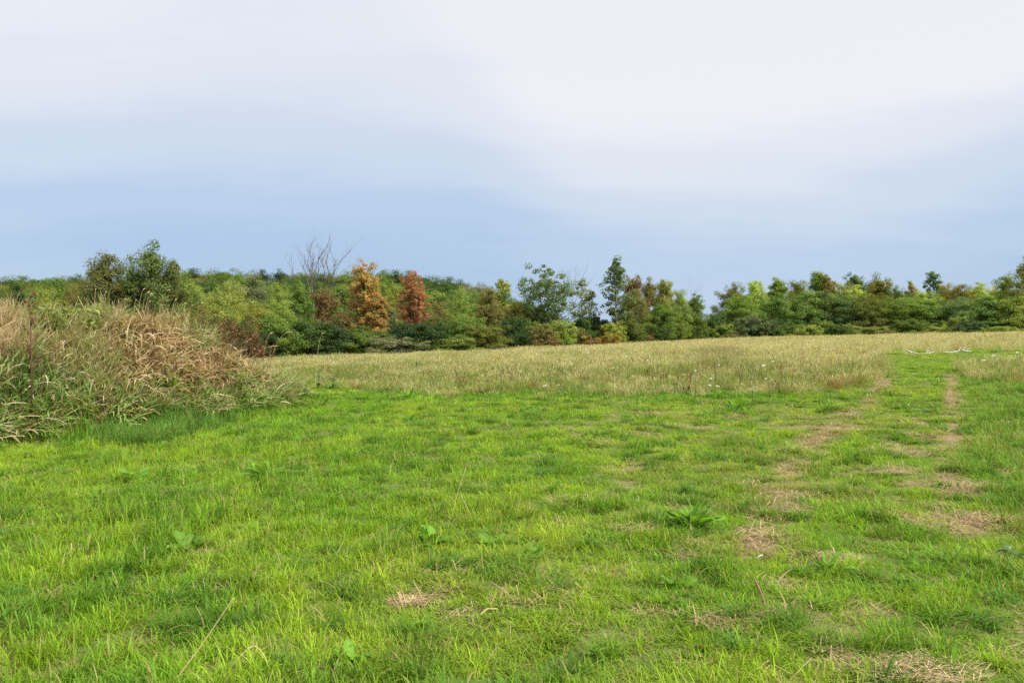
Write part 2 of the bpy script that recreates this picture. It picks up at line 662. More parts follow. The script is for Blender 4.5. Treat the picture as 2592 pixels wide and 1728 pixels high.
# ------------------------------------------------------------------ blades and clumps
def blades(n, radius, L0, L1, w0, lean0, lean1, bend, segs=4, wind=0.0, head=None, seed=0, base_drop=0.02):
    """n curved tapering blades in a disc -> verts, faces, sizes, r"""
    g = np.random.default_rng(seed)
    rad = radius * np.sqrt(g.random(n))
    a0 = g.random(n) * 2 * np.pi
    bx, by = rad * np.cos(a0), rad * np.sin(a0)
    az = g.random(n) * 2 * np.pi
    Ln = L0 + (L1 - L0) * g.random(n) ** 1.3
    lean = lean0 + (lean1 - lean0) * g.random(n)
    bnd = bend * (0.4 + 1.2 * g.random(n))
    wd = w0 * (0.7 + 0.6 * g.random(n))
    r = g.random(n)
    t = np.linspace(0, 1, segs + 1)
    ang = lean[:, None] + bnd[:, None] * t[None, :] ** 1.4
    ds = Ln[:, None] / segs
    hx = np.concatenate([np.zeros((n, 1)), np.cumsum(np.sin(ang[:, :-1]) * ds, 1)], 1)
    hz = np.concatenate([np.zeros((n, 1)), np.cumsum(np.cos(ang[:, :-1]) * ds, 1)], 1)
    cx = bx[:, None] + hx * np.cos(az)[:, None] + wind * hz ** 2 / np.maximum(Ln[:, None], .05)
    cy = by[:, None] + hx * np.sin(az)[:, None]
    cz = hz - base_drop
    sx, sy = -np.sin(az + 0.5 * (g.random(n) - .5)), np.cos(az + 0.5 * (g.random(n) - .5))
    if head is None:
        prof = np.array([0.8, 1.0, 0.92, 0.68, 0.4, 0.2, 0.1])[:segs + 1] if segs < 6 else np.interp(t, (0, .3, .7, 1), (.8, 1, .7, .1))
        prof = np.interp(t, (0, .25, .6, .85, 1), (.8, 1, .8, .42, .0))
    else:
        prof = np.interp(t, *head)
    hw = 0.5 * wd[:, None] * prof[None, :]
    v = np.empty((n, segs + 1, 2, 3))
    v[:, :, 0, 0] = cx - sx[:, None] * hw
    v[:, :, 0, 1] = cy - sy[:, None] * hw
    v[:, :, 1, 0] = cx + sx[:, None] * hw
    v[:, :, 1, 1] = cy + sy[:, None] * hw
    v[:, :, :, 2] = cz[:, :, None]
    k = (segs + 1) * 2
    base = (np.arange(n) * k)[:, None, None]
    q = np.array([[2 * i, 2 * i + 1, 2 * i + 3, 2 * i + 2] for i in range(segs)])[None]
    f = (base + q).reshape(-1)
    return v.reshape(-1, 3), f, np.full(n * segs, 4), np.repeat(r, k)


def clump_mesh(name, mat, parts):
    vs, fs, ss, rs, off = [], [], [], [], 0
    for (v, f, s, r) in parts:
        vs.append(v)
        fs.append(f + off)
        ss.append(s)
        rs.append(r)
        off += len(v)
    return mesh_from(name, np.concatenate(vs), np.concatenate(fs), np.concatenate(ss), mat, {'r': np.concatenate(rs)})


def broad_clump(n, radius, L0, L1, w0, seed):
    """leafy weed: broad pointed leaves on short stalks"""
    return blades(n, radius, L0, L1, w0, 0.3, 1.0, 0.7, 4, 0, ((0, .25, .5, .8, 1), (.08, .5, 1, .6, .0)), seed)


def scatter(name, label, cat, pos, rot, scl, idx, tint, protos):
    """one 'stuff' object: points carrying clump geometry"""
    me = bpy.data.meshes.new(name)
    n = len(pos)
    me.vertices.add(n)
    me.vertices.foreach_set('co', np.asarray(pos, np.float32).ravel())
    a = me.attributes.new('rot', 'FLOAT_VECTOR', 'POINT')
    a.data.foreach_set('vector', np.asarray(rot, np.float32).ravel())
    a = me.attributes.new('scl', 'FLOAT_VECTOR', 'POINT')
    a.data.foreach_set('vector', np.asarray(scl, np.float32).ravel())
    a = me.attributes.new('idx', 'INT', 'POINT')
    a.data.foreach_set('value', np.asarray(idx, np.int32))
    a = me.attributes.new('tint', 'FLOAT_COLOR', 'POINT')
    t4 = np.ones((n, 4), np.float32)
    t4[:, :3] = tint
    a.data.foreach_set('color', t4.ravel())
    me.update()
    o = add_obj(name, me)
    tag(o, label, cat, None, 'stuff')
    ng = bpy.data.node_groups.new(name + ' scatter', 'GeometryNodeTree')
    ng.interface.new_socket('Geometry', in_out='INPUT', socket_type='NodeSocketGeometry')
    ng.interface.new_socket('Geometry', in_out='OUTPUT', socket_type='NodeSocketGeometry')
    N, L = ng.nodes, ng.links
    gi, go = N.new('NodeGroupInput'), N.new('NodeGroupOutput')
    iop = N.new('GeometryNodeInstanceOnPoints')
    iop.inputs['Pick Instance'].default_value = True
    L.new(gi.outputs[0], iop.inputs['Points'])
    join = N.new('GeometryNodeJoinGeometry')
    for p in reversed(protos):
        po = bpy.data.objects.new(name + ' piece', p)
        oi = N.new('GeometryNodeObjectInfo')
        oi.inputs['Object'].default_value = po
        oi.inputs['As Instance'].default_value = False
        g2i = N.new('GeometryNodeGeometryToInstance')
        L.new(oi.outputs['Geometry'], g2i.inputs[0])
        L.new(g2i.outputs[0], join.inputs[0])
    L.new(join.outputs[0], iop.inputs['Instance'])

    def named(nm, typ):
        q = N.new('GeometryNodeInputNamedAttribute')
        q.data_type = typ
        q.inputs['Name'].default_value = nm
        return q.outputs['Attribute']
    L.new(named('idx', 'INT'), iop.inputs['Instance Index'])
    L.new(named('rot', 'FLOAT_VECTOR'), iop.inputs['Rotation'])
    L.new(named('scl', 'FLOAT_VECTOR'), iop.inputs['Scale'])
    L.new(iop.outputs[0], go.inputs[0])
    md = o.modifiers.new('scatter', 'NODES')
    md.node_group = ng
    return o


def frustum_points(bands, wide=0.70, pad=3.0):
    """random ground points; bands = (y0, y1, density per m2)"""
    X, Y = [], []
    for (y0, y1, dens) in bands:
        hw = wide * y1 + pad
        n = int((y1 - y0) * 2 * hw * dens)
        x = (rng.random(n) * 2 - 1) * hw
        y = y0 + (y1 - y0) * rng.random(n)
        ok = np.abs(x) < wide * y + pad
        X.append(x[ok])
        Y.append(y[ok])
    return np.concatenate(X), np.concatenate(Y)


def lerp3(a, b, t):
    return np.asarray(a)[None, :] * (1 - t)[:, None] + np.asarray(b)[None, :] * t[:, None]


def zones(x, y):
    px, py = to_px(x, y, terrain(x, y))
    wob = (fbm(x * 0.8, y * 0.8, 15) - 0.5) * 1.7 + rng.normal(0, .42, np.shape(x))
    mea = in_poly(px + wob * 60, py + wob * 14, MEADOW_POLY) | (in_poly(px + wob * 50, py + wob * 12, MEADOW_R_POLY))
    lush = in_poly(px + wob * 60, py + wob * 30, LUSH_POLY) & ~mea
    mnd = mound(x, y)
    return px, py, mea, lush, mnd


# ------------------------------------------------------------------ the mown grass
def build_lawn():
    x, y = frustum_points([(1.2, 6, 150), (6, 9, 125), (9, 14, 80), (14, 21, 46), (21, 34, 24), (34, 60, 8)])
    px, py, mea, lush, mnd = zones(x, y)
    ok = (~mea) & (mnd < 0.35 + 0.25 * rng.random(len(x))) & (y < wood_edge(x))
    ok &= ~((py < 985) & (px < 760))
    st = straw_mask(x, y)
    ok &= rng.random(len(x)) > st * 0.88
    x, y, px, py, lush, mnd, st = [q[ok] for q in (x, y, px, py, lush, mnd, st)]
    n = len(x)
    z = terrain(x, y)
    tall = fbm(x * 0.75, y * 0.55, 21)                    # waves of longer and shorter sward
    tuft = sstep(0.60, 0.74, fbm(x * 2.2 + 9, y * 1.9, 25, 2))  # dark tufts
    small = fbm(x * 2.6, y * 2.6, 29, 2)
    leftness = sstep(1.5, -5.0, x - 0.06 * (y - 4)) if False else 1 - sstep(-4.0, 2.5, x - 0.05 * y)
    h = 0.58 + 0.55 * (tall - 0.3) + 0.35 * tuft + 1.3 * (small - .5) + 0.34 * leftness - 0.5 * st
    h = np.where(lush, h + 0.55 + 0.8 * (small - .3), h)
    toe = in_poly(px, py, [(-500, 1000), (300, 1015), (520, 1000), (660, 1035), (560, 1085), (390, 1130), (200, 1120), (-500, 1150)]) * sstep(.3, .55, fbm(x * .9, y * .9, 133))
    h += 1.7 * toe
    h += 0.45 * sstep(0.02, 0.3, mnd)                     # rank grass at the foot of the mound
    h = np.clip(h, 0.28, 3.2) * (0.85 + 0.3 * rng.random(n))
    far = np.interp(y, (4, 9, 14, 21, 34, 60), (1.0, 1.06, 1.25, 1.55, 2.0, 3.0))
    s_h = 0.9 * far ** 1.0
    rot = np.stack([rng.normal(0, .08, n), rng.normal(0, .08, n), rng.random(n) * 6.283], -1)
    scl = np.stack([s_h, s_h, h], -1)
    hue = fbm(x * 0.5 + 3, y * 0.35, 43)
    col = lerp3((0.225, 0.40, 0.024), (0.325, 0.47, 0.032), sstep(0.3, 0.7, hue))
    dark = np.clip(tuft * 0.5 + 0.35 * (1 - sstep(.3, .7, small)) + 0.5 * (rng.random(n) < .12), 0, 1)
    col = col * (1 - dark[:, None]) + np.array((0.12, 0.27, 0.024))[None] * dark[:, None]
    lw = lush.astype(float) * 0.75
    col = col * (1 - lw[:, None]) + np.array((0.18, 0.32, 0.05))[None] * lw[:, None]
    md = np.maximum(sstep(0.05, 0.4, mnd) * 0.7, toe * .75)
    col = col * (1 - md[:, None]) + np.array((0.115, 0.25, 0.05))[None] * md[:, None]
    dryness = np.clip(st * 0.7 + 0.5 * sstep(0.52, 0.75, fbm(x * 0.9, y * 0.7, 55)) * sstep(-2, 3, x), 0, 1)
    col = col * (1 - dryness[:, None]) + np.array((0.34, 0.35, 0.075))[None] * dryness[:, None]
    col *= (0.8 + 0.4 * rng.random(n))[:, None]
    protos = []
    for k in range(7):
        protos.append(clump_mesh('lawn clump', M_LAWN, [
            blades(34, 0.11, 0.05, 0.16, 0.0056, 0.05, 1.0, 1.5, 4, 0.12, None, 100 + k),
            blades(14, 0.12, 0.04, 0.10, 0.0080, 0.3, 1.2, 0.9, 3, 0.0, None, 200 + k)]))
    for k in range(5):
        protos.append(clump_mesh('lawn tuft', M_LAWN, [
            blades(34, 0.06, 0.08, 0.22, 0.0072, 0.1, 1.0, 1.6, 5, 0.10, None, 120 + k),
            blades(16, 0.09, 0.06, 0.15, 0.0085, 0.3, 1.2, 0.9, 4, 0.0, None, 220 + k)]))
    tufty = rng.random(n) < 0.16 + 0.5 * toe + 0.5 * tuft + 0.25 * lush + 0.12 * leftness
    for k in range(4):
        protos.append(clump_mesh('big tuft', M_LAWN, [
            blades(60, 0.07, 0.12, 0.32, 0.0078, 0.05, 1.0, 1.7, 6, 0.15, None, 140 + k),
            blades(30, 0.12, 0.08, 0.20, 0.009, 0.3, 1.2, 0.9, 4, 0.0, None, 240 + k)]))
    idx = np.where(tufty, rng.integers(7, 12, n), rng.integers(0, 7, n))
    big = (rng.random(n) < 0.022 + 0.05 * tuft) & (y < 26)
    idx = np.where(big, rng.integers(12, 16, n), idx)
    scl[big, 2] = 0.6 + .4 * rng.random(int(big.sum()))
    col[big] = lerp3((0.10, 0.235, 0.03), (0.19, 0.33, 0.035), rng.random(int(big.sum())))
    col *= np.where(tufty, 0.72 + .5 * rng.random(n), 1.0)[:, None]
    scatter('lawn_grass', 'short bright green mown grass covering the foreground and the lane', 'grass',
            np.stack([x, y, z], -1), rot, scl, idx, col, protos)
    # straw lying in the worn patches
    xs, ys = frustum_points([(2.5, 9, 75), (9, 20, 42), (20, 45, 14)])
    px, py, mea, lush, mnd = zones(xs, ys)
    st = straw_mask(xs, ys)
    p = np.clip(st * 0.8 + 0.02, 0, 1)
    ok = (rng.random(len(xs)) < p) & ~mea & (mnd < .3)
    xs, ys = xs[ok], ys[ok]
    n = len(xs)
    protos = []
    for k in range(4):
        protos.append(clump_mesh('straw litter', M_STRAW, [
            blades(16, 0.16, 0.06, 0.20, 0.0045, 1.25, 1.52, 0.12, 2, 0, ((0, 1), (1, .8)), 300 + k, -0.018),
            blades(14, 0.16, 0.04, 0.10, 0.006, 0.9, 1.5, 0.5, 2, 0, ((0, 1), (1, .6)), 330 + k, -0.008)]))
    c = lerp3((0.36, 0.24, 0.125), (0.58, 0.44, 0.24), rng.random(n)) * (0.7 + .4 * rng.random(n))[:, None]
    s = np.interp(ys, (4, 14, 34), (0.85, 1.1, 1.6)) * (0.7 + .6 * rng.random(n))
    scatter('straw_litter', 'pale dry straw lying in the worn wheel tracks and bare spots', 'straw',
            np.stack([xs, ys, terrain(xs, ys) + .004], -1), np.stack([np.zeros(n), np.zeros(n), rng.random(n) * 6.283], -1),
            np.stack([s, s, s], -1), rng.integers(0, 4, n), c, protos)


# ------------------------------------------------------------------ the golden meadow
def build_meadow():
    x, y = frustum_points([(18, 30, 24), (30, 45, 18), (45, 65, 12), (65, 96, 7)], 0.72, 4)
    px, py, mea, lush, mnd = zones(x, y)
    ok = mea & (y < wood_edge(x) + 1.5) & (mnd < 0.3) & ~((px < 640) & (y < 40))
    x, y, px, py = x[ok], y[ok], px[ok], py[ok]
    n = len(x)
    z = terrain(x, y)
    low = fbm(x * 0.35, y * 0.22, 81)
    patch = fbm(x * 0.9, y * 0.5, 85, 2)
    # strip along the lawn: shorter and greener, full of herbs
    edge = np.clip((py - 895) / 85.0, 0, 1) ** 1.4
    green = np.clip(edge * (0.45 + 0.9 * sstep(.4, .65, patch)) + 0.25 * sstep(.55, .75, low), 0, 0.95)
    col = lerp3((0.585, 0.525, 0.28), (0.485, 0.475, 0.22), low)
    grn = lerp3((0.21, 0.31, 0.07), (0.32, 0.35, 0.09), rng.random(n))
    gsel = (rng.random(n) < green * 0.9).astype(float)
    col = col * (1 - gsel[:, None]) + grn * gsel[:, None]
    rust = (rng.random(n) < 0.02 + 0.06 * edge).astype(float)
    col = col * (1 - rust[:, None]) + np.array((0.30, 0.16, 0.065))[None] * rust[:, None]
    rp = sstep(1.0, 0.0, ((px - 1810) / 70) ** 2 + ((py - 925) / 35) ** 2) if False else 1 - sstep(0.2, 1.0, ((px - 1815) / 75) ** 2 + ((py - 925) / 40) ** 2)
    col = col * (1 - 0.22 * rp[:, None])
    col *= (0.88 + 0.24 * rng.random(n))[:, None]
    h = (0.85 + 0.35 * (low - .5) + 0.3 * (patch - .5)) * (0.85 + .3 * rng.random(n)) - 0.42 * edge + 0.12 * rp
    w = np.interp(y, (18, 30, 60, 95), (1.0, 1.2, 1.8, 2.6))
    protos = []
    head = ((0, .55, .74, .82, .93, 1), (.35, .28, .28, 1, .85, .1))
    for k in range(6):
        protos.append(clump_mesh('meadow clump', M_MEADOW, [
            blades(26, 0.19, 0.42, 0.72, 0.011, 0.02, 0.25, 0.35, 6, 0.10, head, 400 + k),
            blades(30, 0.19, 0.25, 0.55, 0.007, 0.05, 0.5, 0.8, 4, 0.06, None, 430 + k)]))
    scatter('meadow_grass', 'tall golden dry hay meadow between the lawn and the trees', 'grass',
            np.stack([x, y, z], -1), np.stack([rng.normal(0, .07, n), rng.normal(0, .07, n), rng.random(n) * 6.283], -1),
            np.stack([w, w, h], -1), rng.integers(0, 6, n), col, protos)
    # herbs: small dark seed heads and leafy tops scattered through the hay
    x, y = frustum_points([(18, 30, 3.2), (30, 45, 1.6), (45, 70, .6)], 0.72, 4)
    px, py, mea, lush, mnd = zones(x, y)
    ok = mea & (y < wood_edge(x)) & (mnd < .3) & ~((px < 640) & (y < 40)) & (rng.random(len(x)) < 0.25 + 0.9 * np.clip((py - 900) / 80, 0, 1))
    x, y = x[ok], y[ok]
    n = len(x)
    protos = []
    for k in range(4):
        protos.append(clump_mesh('herb', M_WEED, [
            blades(7, 0.10, 0.40, 0.62, 0.030, 0.05, 0.5, 0.3, 5, 0.05, ((0, .78, .84, .93, 1), (.14, .12, .8, 1, .2)), 460 + k),
            broad_clump(16, 0.12, 0.2, 0.42, 0.03, 470 + k)]))
    t = rng.random(n)
    c = np.where((t < .45)[:, None], np.array((0.13, 0.075, 0.035))[None], np.array((0.17, 0.24, 0.06))[None]) * (0.7 + .6 * rng.random(n))[:, None]
    scatter('meadow_herbs', 'small brown-headed herbs dotted through the front of the meadow', 'wild herbs',
            np.stack([x, y, terrain(x, y)], -1), np.stack([np.zeros(n), np.zeros(n), rng.random(n) * 6.283], -1),
            np.repeat((0.75 + .4 * rng.random(n))[:, None], 3, 1), rng.integers(0, 4, n), c, protos)
    # leafy weeds fringing the lawn
    x, y = frustum_points([(3, 11, 16), (11, 34, 9)], 0.7, 3)
    px, py, mea, lush, mnd = zones(x, y)
    fr = np.exp(-((py - 1003) / 16.0) ** 2) * (px > 880) * (px < 2120) * sstep(.36, .56, fbm(x * .9, y * .9, 99))
    ml = ((mnd > .03) & (mnd < .9) & (fbm(x * 1.1, y * 1.1, 97) > .47)) * 1.0
    ll = lush * 0.35
    inl = (~mea) & (mnd < .1)
    ll = np.maximum(ll, inl * 0.28 * sstep(.52, .66, fbm(x * 1.1 + 7, y * .9, 103)))
    ok = (rng.random(len(x)) < np.maximum(np.maximum(fr, ml), ll)) & (y > 3)
    x, y = x[ok], y[ok]
    n = len(x)
    protos = [clump_mesh('weed clump', M_WEED, [broad_clump(46, 0.17, 0.06, 0.18, 0.026, 480 + k)]) for k in range(4)]
    c = lerp3((0.10, 0.25, 0.028), (0.19, 0.35, 0.036), rng.random(n))
    scatter('leafy_weeds', 'low leafy weeds in the lawn, along the meadow edge and the foot of the mound', 'weeds',
            np.stack([x, y, terrain(x, y)], -1), np.stack([np.zeros(n), np.zeros(n), rng.random(n) * 6.283], -1),
            np.repeat(((0.7 + .6 * rng.random(n)) * np.interp(y, (4, 9, 14), (.5, .6, 1.0)))[:, None], 3, 1), rng.integers(0, 4, n), c, protos)


# ------------------------------------------------------------------ the mound's long grass
def build_mound_grass():
    n0 = 15000
    x = -17 + 14 * rng.random(n0)
    y = 7 + 21 * rng.random(n0)
    m = mound(x, y)
    ok = (m > 0.16 + 0.2 * rng.random(n0)) & (y > 11.5)
    x, y, m = x[ok], y[ok], m[ok]
    z = terrain(x, y)
    px, py = to_px(x, y, z + 0.3)
    n = len(x)
    pn = fbm(x * 1.1, y * 1.1, 111)
    wob = (pn - .5)
    brown = in_poly(px + wob * 110, py + wob * 90, [(330, 815), (560, 850), (690, 905), (720, 950), (640, 985), (520, 985), (420, 975), (320, 960), (270, 920), (250, 870)])
    pink = in_poly(px + wob * 60, py + wob * 60, [(-400, 740), (30, 770), (50, 830), (30, 870), (-400, 880)])
    darkl = in_poly(px + wob * 80, py + wob * 70, [(-400, 880), (90, 880), (200, 950), (260, 1010), (520, 1030), (560, 1090), (380, 1150), (-400, 1140)])
    tan = lerp3((0.26, 0.15, 0.07), (0.56, 0.42, 0.245), rng.random(n))
    mixg = lerp3((0.23, 0.31, 0.095), (0.44, 0.40, 0.19), sstep(.3, .7, fbm(x * 2, y * 2, 117)) * .6 + .4 * rng.random(n))
    col = mixg.copy()
    col[darkl] = lerp3((0.10, 0.20, 0.045), (0.21, 0.26, 0.09), rng.random(int(darkl.sum())))
    lowg = (m < 0.95) & (rng.random(n) < 1.25 - m)
    col[lowg] = lerp3((0.15, 0.28, 0.05), (0.26, 0.34, 0.085), rng.random(int(lowg.sum())))
    bsel = brown & ~lowg & (rng.random(n) < 0.74)
    col[bsel] = tan[bsel]
    psel = pink & (rng.random(n) < 0.85)
    col[psel] = lerp3((0.52, 0.38, 0.26), (0.60, 0.46, 0.30), rng.random(int(psel.sum())))
    stray = rng.random(n) < 0.16
    col[stray] = tan[stray] * 0.95
    col *= (0.8 + .4 * rng.random(n))[:, None]
    protos = []
    for k in range(4):        # 0-3 arching reed-like leaves
        protos.append(clump_mesh('reed clump', M_MOUND, [
            blades(13, 0.20, 0.45, 0.85, 0.036, 0.05, 0.45, 2.3, 8, 0.30, None, 500 + k, .05),
            blades(9, 0.20, 0.25, 0.5, 0.028, 0.3, 1.1, 1.4, 6, 0.2, None, 520 + k, .05)]))
    for k in range(4):        # 4-7 finer, longer grass with seed heads
        protos.append(clump_mesh('hay clump', M_MOUND, [
            blades(20, 0.22, 0.45, 0.85, 0.016, 0.05, 0.5, 0.9, 6, 0.30, None, 540 + k, .05),
            blades(7, 0.2, 0.7, 1.0, 0.012, 0.02, 0.3, 0.5, 7, 0.30, ((0, .6, .75, .85, 1), (.3, .25, .3, 1, .2)), 560 + k, .05)]))
    idx = np.where(rng.random(n) < np.where(brown, .85, np.where(darkl, .6, .3)), rng.integers(0, 4, n), rng.integers(4, 8, n))
    h = (0.66 + 1.1 * (fbm(x * 1.3, y * 1.3, 121) - .42)) * (0.8 + .4 * rng.random(n)) * np.interp(m, (0, .3, .9, 1.6), (.45, .7, .95, 1.05))
    rot = np.stack([rng.normal(0, .22, n), .14 + rng.normal(0, .22, n), np.where(rng.random(n) < .45, rng.normal(0, .6, n), rng.random(n) * 6.283)], -1)
    sxy = 0.85 + .3 * rng.random(n)
    scatter('mound_grass', 'tangled tan and green long grass covering the mound on the left', 'grass',
            np.stack([x, y, z], -1), rot, np.stack([sxy, sxy, h], -1), idx, col, protos)


build_lawn()
build_meadow()
build_mound_grass()


# ------------------------------------------------------------------ trees
PROFILE = {
    'round': ((0, .2, .45, .75, .92, 1), (.5, .88, 1, .8, .46, .12)),
    'oval': ((0, .25, .55, .8, .93, 1), (.55, .95, .95, .62, .34, .08)),
    'column': ((0, .3, .7, .9, 1), (.75, 1, .9, .6, .15)),
    'spire': ((0, .25, .45, .65, .88, 1), (1, .95, .72, .48, .34, .10)),
    'autumn': ((0, .2, .42, .6, .85, .95, 1), (1, .98, .78, .62, .62, .45, .2)),
    'vase': ((0, .25, .5, .8, .93, 1), (.22, .5, .85, 1, .75, .35)),
    'dome': ((0, .3, .6, .85, 1), (.9, 1, .84, .5, .14)),
}
VARIANT = {}


def gen_tree(key, seed, H, W, shape, t0, limbs, clusters_per, leaves_per, leaf, crad, stems=1, lmat=None, bmat=None, up=0.5, spread=0.0, trunk_r=None, gap=0.0):
    """H height, W crown half width, t0 height where the crown starts -> (trunk mesh, crown mesh)"""
    g = np.random.default_rng(seed)
    wood = Geo()
    tr = trunk_r or 0.016 * H + 0.02
    cl = []
    for s in range(stems):
        a = 2 * math.pi * (s + g.random() * .6) / stems
        off = spread * W * (0.4 + 0.6 * g.random()) if stems > 1 else 0.06 * W
        hs = H * (1 - (0.22 * g.random() if s else 0))
        npt = 8
        pts = []
        jx, jy = 0, 0
        for i in range(npt):
            t = i / (npt - 1)
            jx += g.normal(0, .018 * H) * (t > 0)
            jy += g.normal(0, .018 * H) * (t > 0)
            pts.append((math.cos(a) * off * t ** 0.8 + jx * (1 - .3 * t), math.sin(a) * off * t ** .8 + jy * (1 - .3 * t), hs * 0.97 * t - 0.25 * (i == 0)))
        pts = np.array(pts)
        rs = tr * (1 - 0.93 * np.linspace(0, 1, npt)) / (stems ** .4)
        wood.tube(pts, rs, 6)
        nl = max(2, limbs // stems)
        for u in (.80, .86, .92, .97):
            rr_ = np.interp((u - t0) / (1 - t0), *PROFILE[shape]) * W * .55
            for _ in range(2):
                q = np.array([np.interp(u * (npt - 1), range(npt), pts[:, k]) for k in range(3)])
                cl.append((q + g.normal(0, .5, 3) * np.array((rr_, rr_, .02 * H)), crad * (.95 - .45 * (u - .8) / .2), g.random()))
        for i in range(nl):
            t = t0 + (0.985 - t0) * ((i + g.random()) / nl) ** 0.9
            base_t = max(0.06, t - (0.10 + 0.16 * g.random()) * up * 1.4)
            p0 = np.array([np.interp(base_t * (npt - 1), range(npt), pts[:, k]) for k in range(3)])
            rr = np.interp((t - t0) / (1 - t0), *PROFILE[shape]) * W * (0.62 + 0.5 * g.random())
            az = i * 2.399 + g.normal(0, .5)
            end = np.array([pts[-1, 0] * t * .6 + rr * math.cos(az), pts[-1, 1] * t * .6 + rr * math.sin(az), t * hs])
            mid = (p0 + end) / 2 + np.array([0, 0, -0.12 * rr * (up - .2)]) + g.normal(0, .05 * W, 3)
            r0 = max(0.012, np.interp(base_t, np.linspace(0, 1, npt), rs) * .55)
            wood.tube([p0, mid, end], [r0, r0 * .6, r0 * .2], 4)
            for c in range(clusters_per):
                u = 0.30 + 0.75 * g.random()
                q = p0 * (1 - u) ** 2 + 2 * u * (1 - u) * mid + u * u * end
                jit = g.normal(0, crad * .75, 3)
                cen = q + jit
                if g.random() < gap:
                    continue
                cl.append((cen, crad * (0.65 + .7 * g.random()), g.random()))
                if clusters_per <= 6 and g.random() < .5:
                    wood.tube([q, cen], [r0 * .25, r0 * .12], 3)
    C = np.array([c[0] for c in cl])
    CR = np.array([c[1] for c in cl])
    CK = np.array([c[2] for c in cl])
    n = len(cl) * leaves_per
    ci = np.repeat(np.arange(len(cl)), leaves_per)
    dirs = g.normal(0, 1, (n, 3))
    dirs /= np.linalg.norm(dirs, axis=1)[:, None]
    rad = g.random(n) ** 0.36
    pos = C[ci] + dirs * (CR[ci] * rad)[:, None] * np.array((1, 1, .72))[None]
    pos[:, 2] = np.maximum(pos[:, 2], 0.03 * H * g.random(n))
    axis = np.array((0, 0, 1.0))
    outw = pos - np.array((0, 0, H * (t0 + .35 * (1 - t0))))[None]
    outw /= np.linalg.norm(outw, axis=1)[:, None] + 1e-6
    nrm = 0.95 * dirs + 0.45 * outw + 0.35 * axis[None] + g.normal(0, .42, (n, 3))
    nrm /= np.linalg.norm(nrm, axis=1)[:, None]
    t1 = np.cross(nrm, g.normal(0, 1, (n, 3)))
    t1[:, 2] -= 0.25
    t1 /= np.linalg.norm(t1, axis=1)[:, None]
    t2 = np.cross(nrm, t1)
    ll = leaf * (0.65 + .7 * g.random(n))
    lw = ll * 0.62
    v = np.empty((n, 4, 3))
    v[:, 0] = pos - t1 * (ll * .5)[:, None]
    v[:, 1] = pos + t2 * (lw * .5)[:, None] + nrm * (ll * .10)[:, None]
    v[:, 2] = pos + t1 * (ll * .5)[:, None]
    v[:, 3] = pos - t2 * (lw * .5)[:, None] + nrm * (ll * .10)[:, None]
    f = np.arange(n * 4)
    r = np.repeat(g.random(n), 4)
    k = np.repeat(np.clip(CK[ci] + g.normal(0, .12, n), 0, 1), 4)
    crown = mesh_from(key + ' crown', v.reshape(-1, 3), f, np.full(n, 4), lmat or M_LEAF, {'r': r, 'k': k})
    trunk = wood.mesh(key + ' trunk', bmat or M_BARK, True)
    top = float(np.percentile(pos[:, 2], 99.7))
    hw = float(np.percentile(np.abs(pos[:, 0]), 97))
    VARIANT[key] = (trunk, crown, top, hw)


# broadleaf kinds
for i in range(4):
    gen_tree('oval%d' % i, 11 + i, 8, 2.3, 'oval', .12, 48, 4, 110, .15, .56)
for i in range(3):
    gen_tree('round%d' % i, 31 + i, 7.5, 3.0, 'round', .14, 50, 4, 120, .155, .70)
for i in range(2):
    gen_tree('spire%d' % i, 41 + i, 8, 2.5, 'spire', .10, 64, 3, 100, .155, .46)
for i in range(2):
    gen_tree('column%d' % i, 51 + i, 8, 1.5, 'column', .10, 40, 5, 70, .15, .44)
for i in range(2):
    gen_tree('slim%d' % i, 61 + i, 8, 1.1, 'oval', .3, 26, 4, 30, .20, .34, gap=.2, bmat=M_BARK)
for i in range(4):
    gen_tree('hill%d' % i, 71 + i, 11, 3.9, 'round', .18, 50, 3, 100, .28, 1.25)
for i in range(4):
    gen_tree('shrub%d' % i, 81 + i, 3.2, 2.1, 'dome', .08, 40, 4, 95, .12, .42, stems=5, spread=.7, trunk_r=.05)
for i in range(2):
    gen_tree('low%d' % i, 91 + i, 1.6, 1.6, 'dome', .1, 28, 5, 40, .11, .30, stems=6, spread=.8, trunk_r=.025)
gen_tree('elm', 101, 9, 3.5, 'vase', .30, 50, 5, 40, .19, .46, stems=5, spread=.62, gap=.12, bmat=M_BARK_D, up=.9)
gen_tree('poplar', 102, 8, 1.6, 'oval', .15, 30, 4, 22, .22, .38, stems=2, spread=.4, gap=.15, bmat=M_BARK_P)
gen_tree('leaner', 103, 9.5, 1.5, 'oval', .28, 34, 4, 26, .22, .40, stems=2, spread=.55, gap=.15, bmat=M_BARK_P)
gen_tree('orange', 104, 8.8, 2.1, 'autumn', .05, 80, 5, 62, .15, .36, lmat=M_LEAF_O, gap=.12, bmat=M_BARK_D)
gen_tree('red', 105, 7.6, 1.55, 'column', .05, 90, 6, 56, .115, .27, lmat=M_LEAF_R, stems=4, spread=.45, up=1.1)
gen_tree('bronze', 106, 6, 2.0, 'round', .15, 34, 6, 38, .18, .46, lmat=M_LEAF_B, bmat=M_BARK_P)
gen_tree('bronze_low', 107, 1.4, 1.5, 'dome', .1, 24, 5, 36, .11, .28, lmat=M_LEAF_B, stems=5, spread=.8, trunk_r=.02)
gen_tree('pine', 108, 11, 2.9, 'oval', .35, 36, 5, 44, .30, .62, bmat=M_BARK_D)

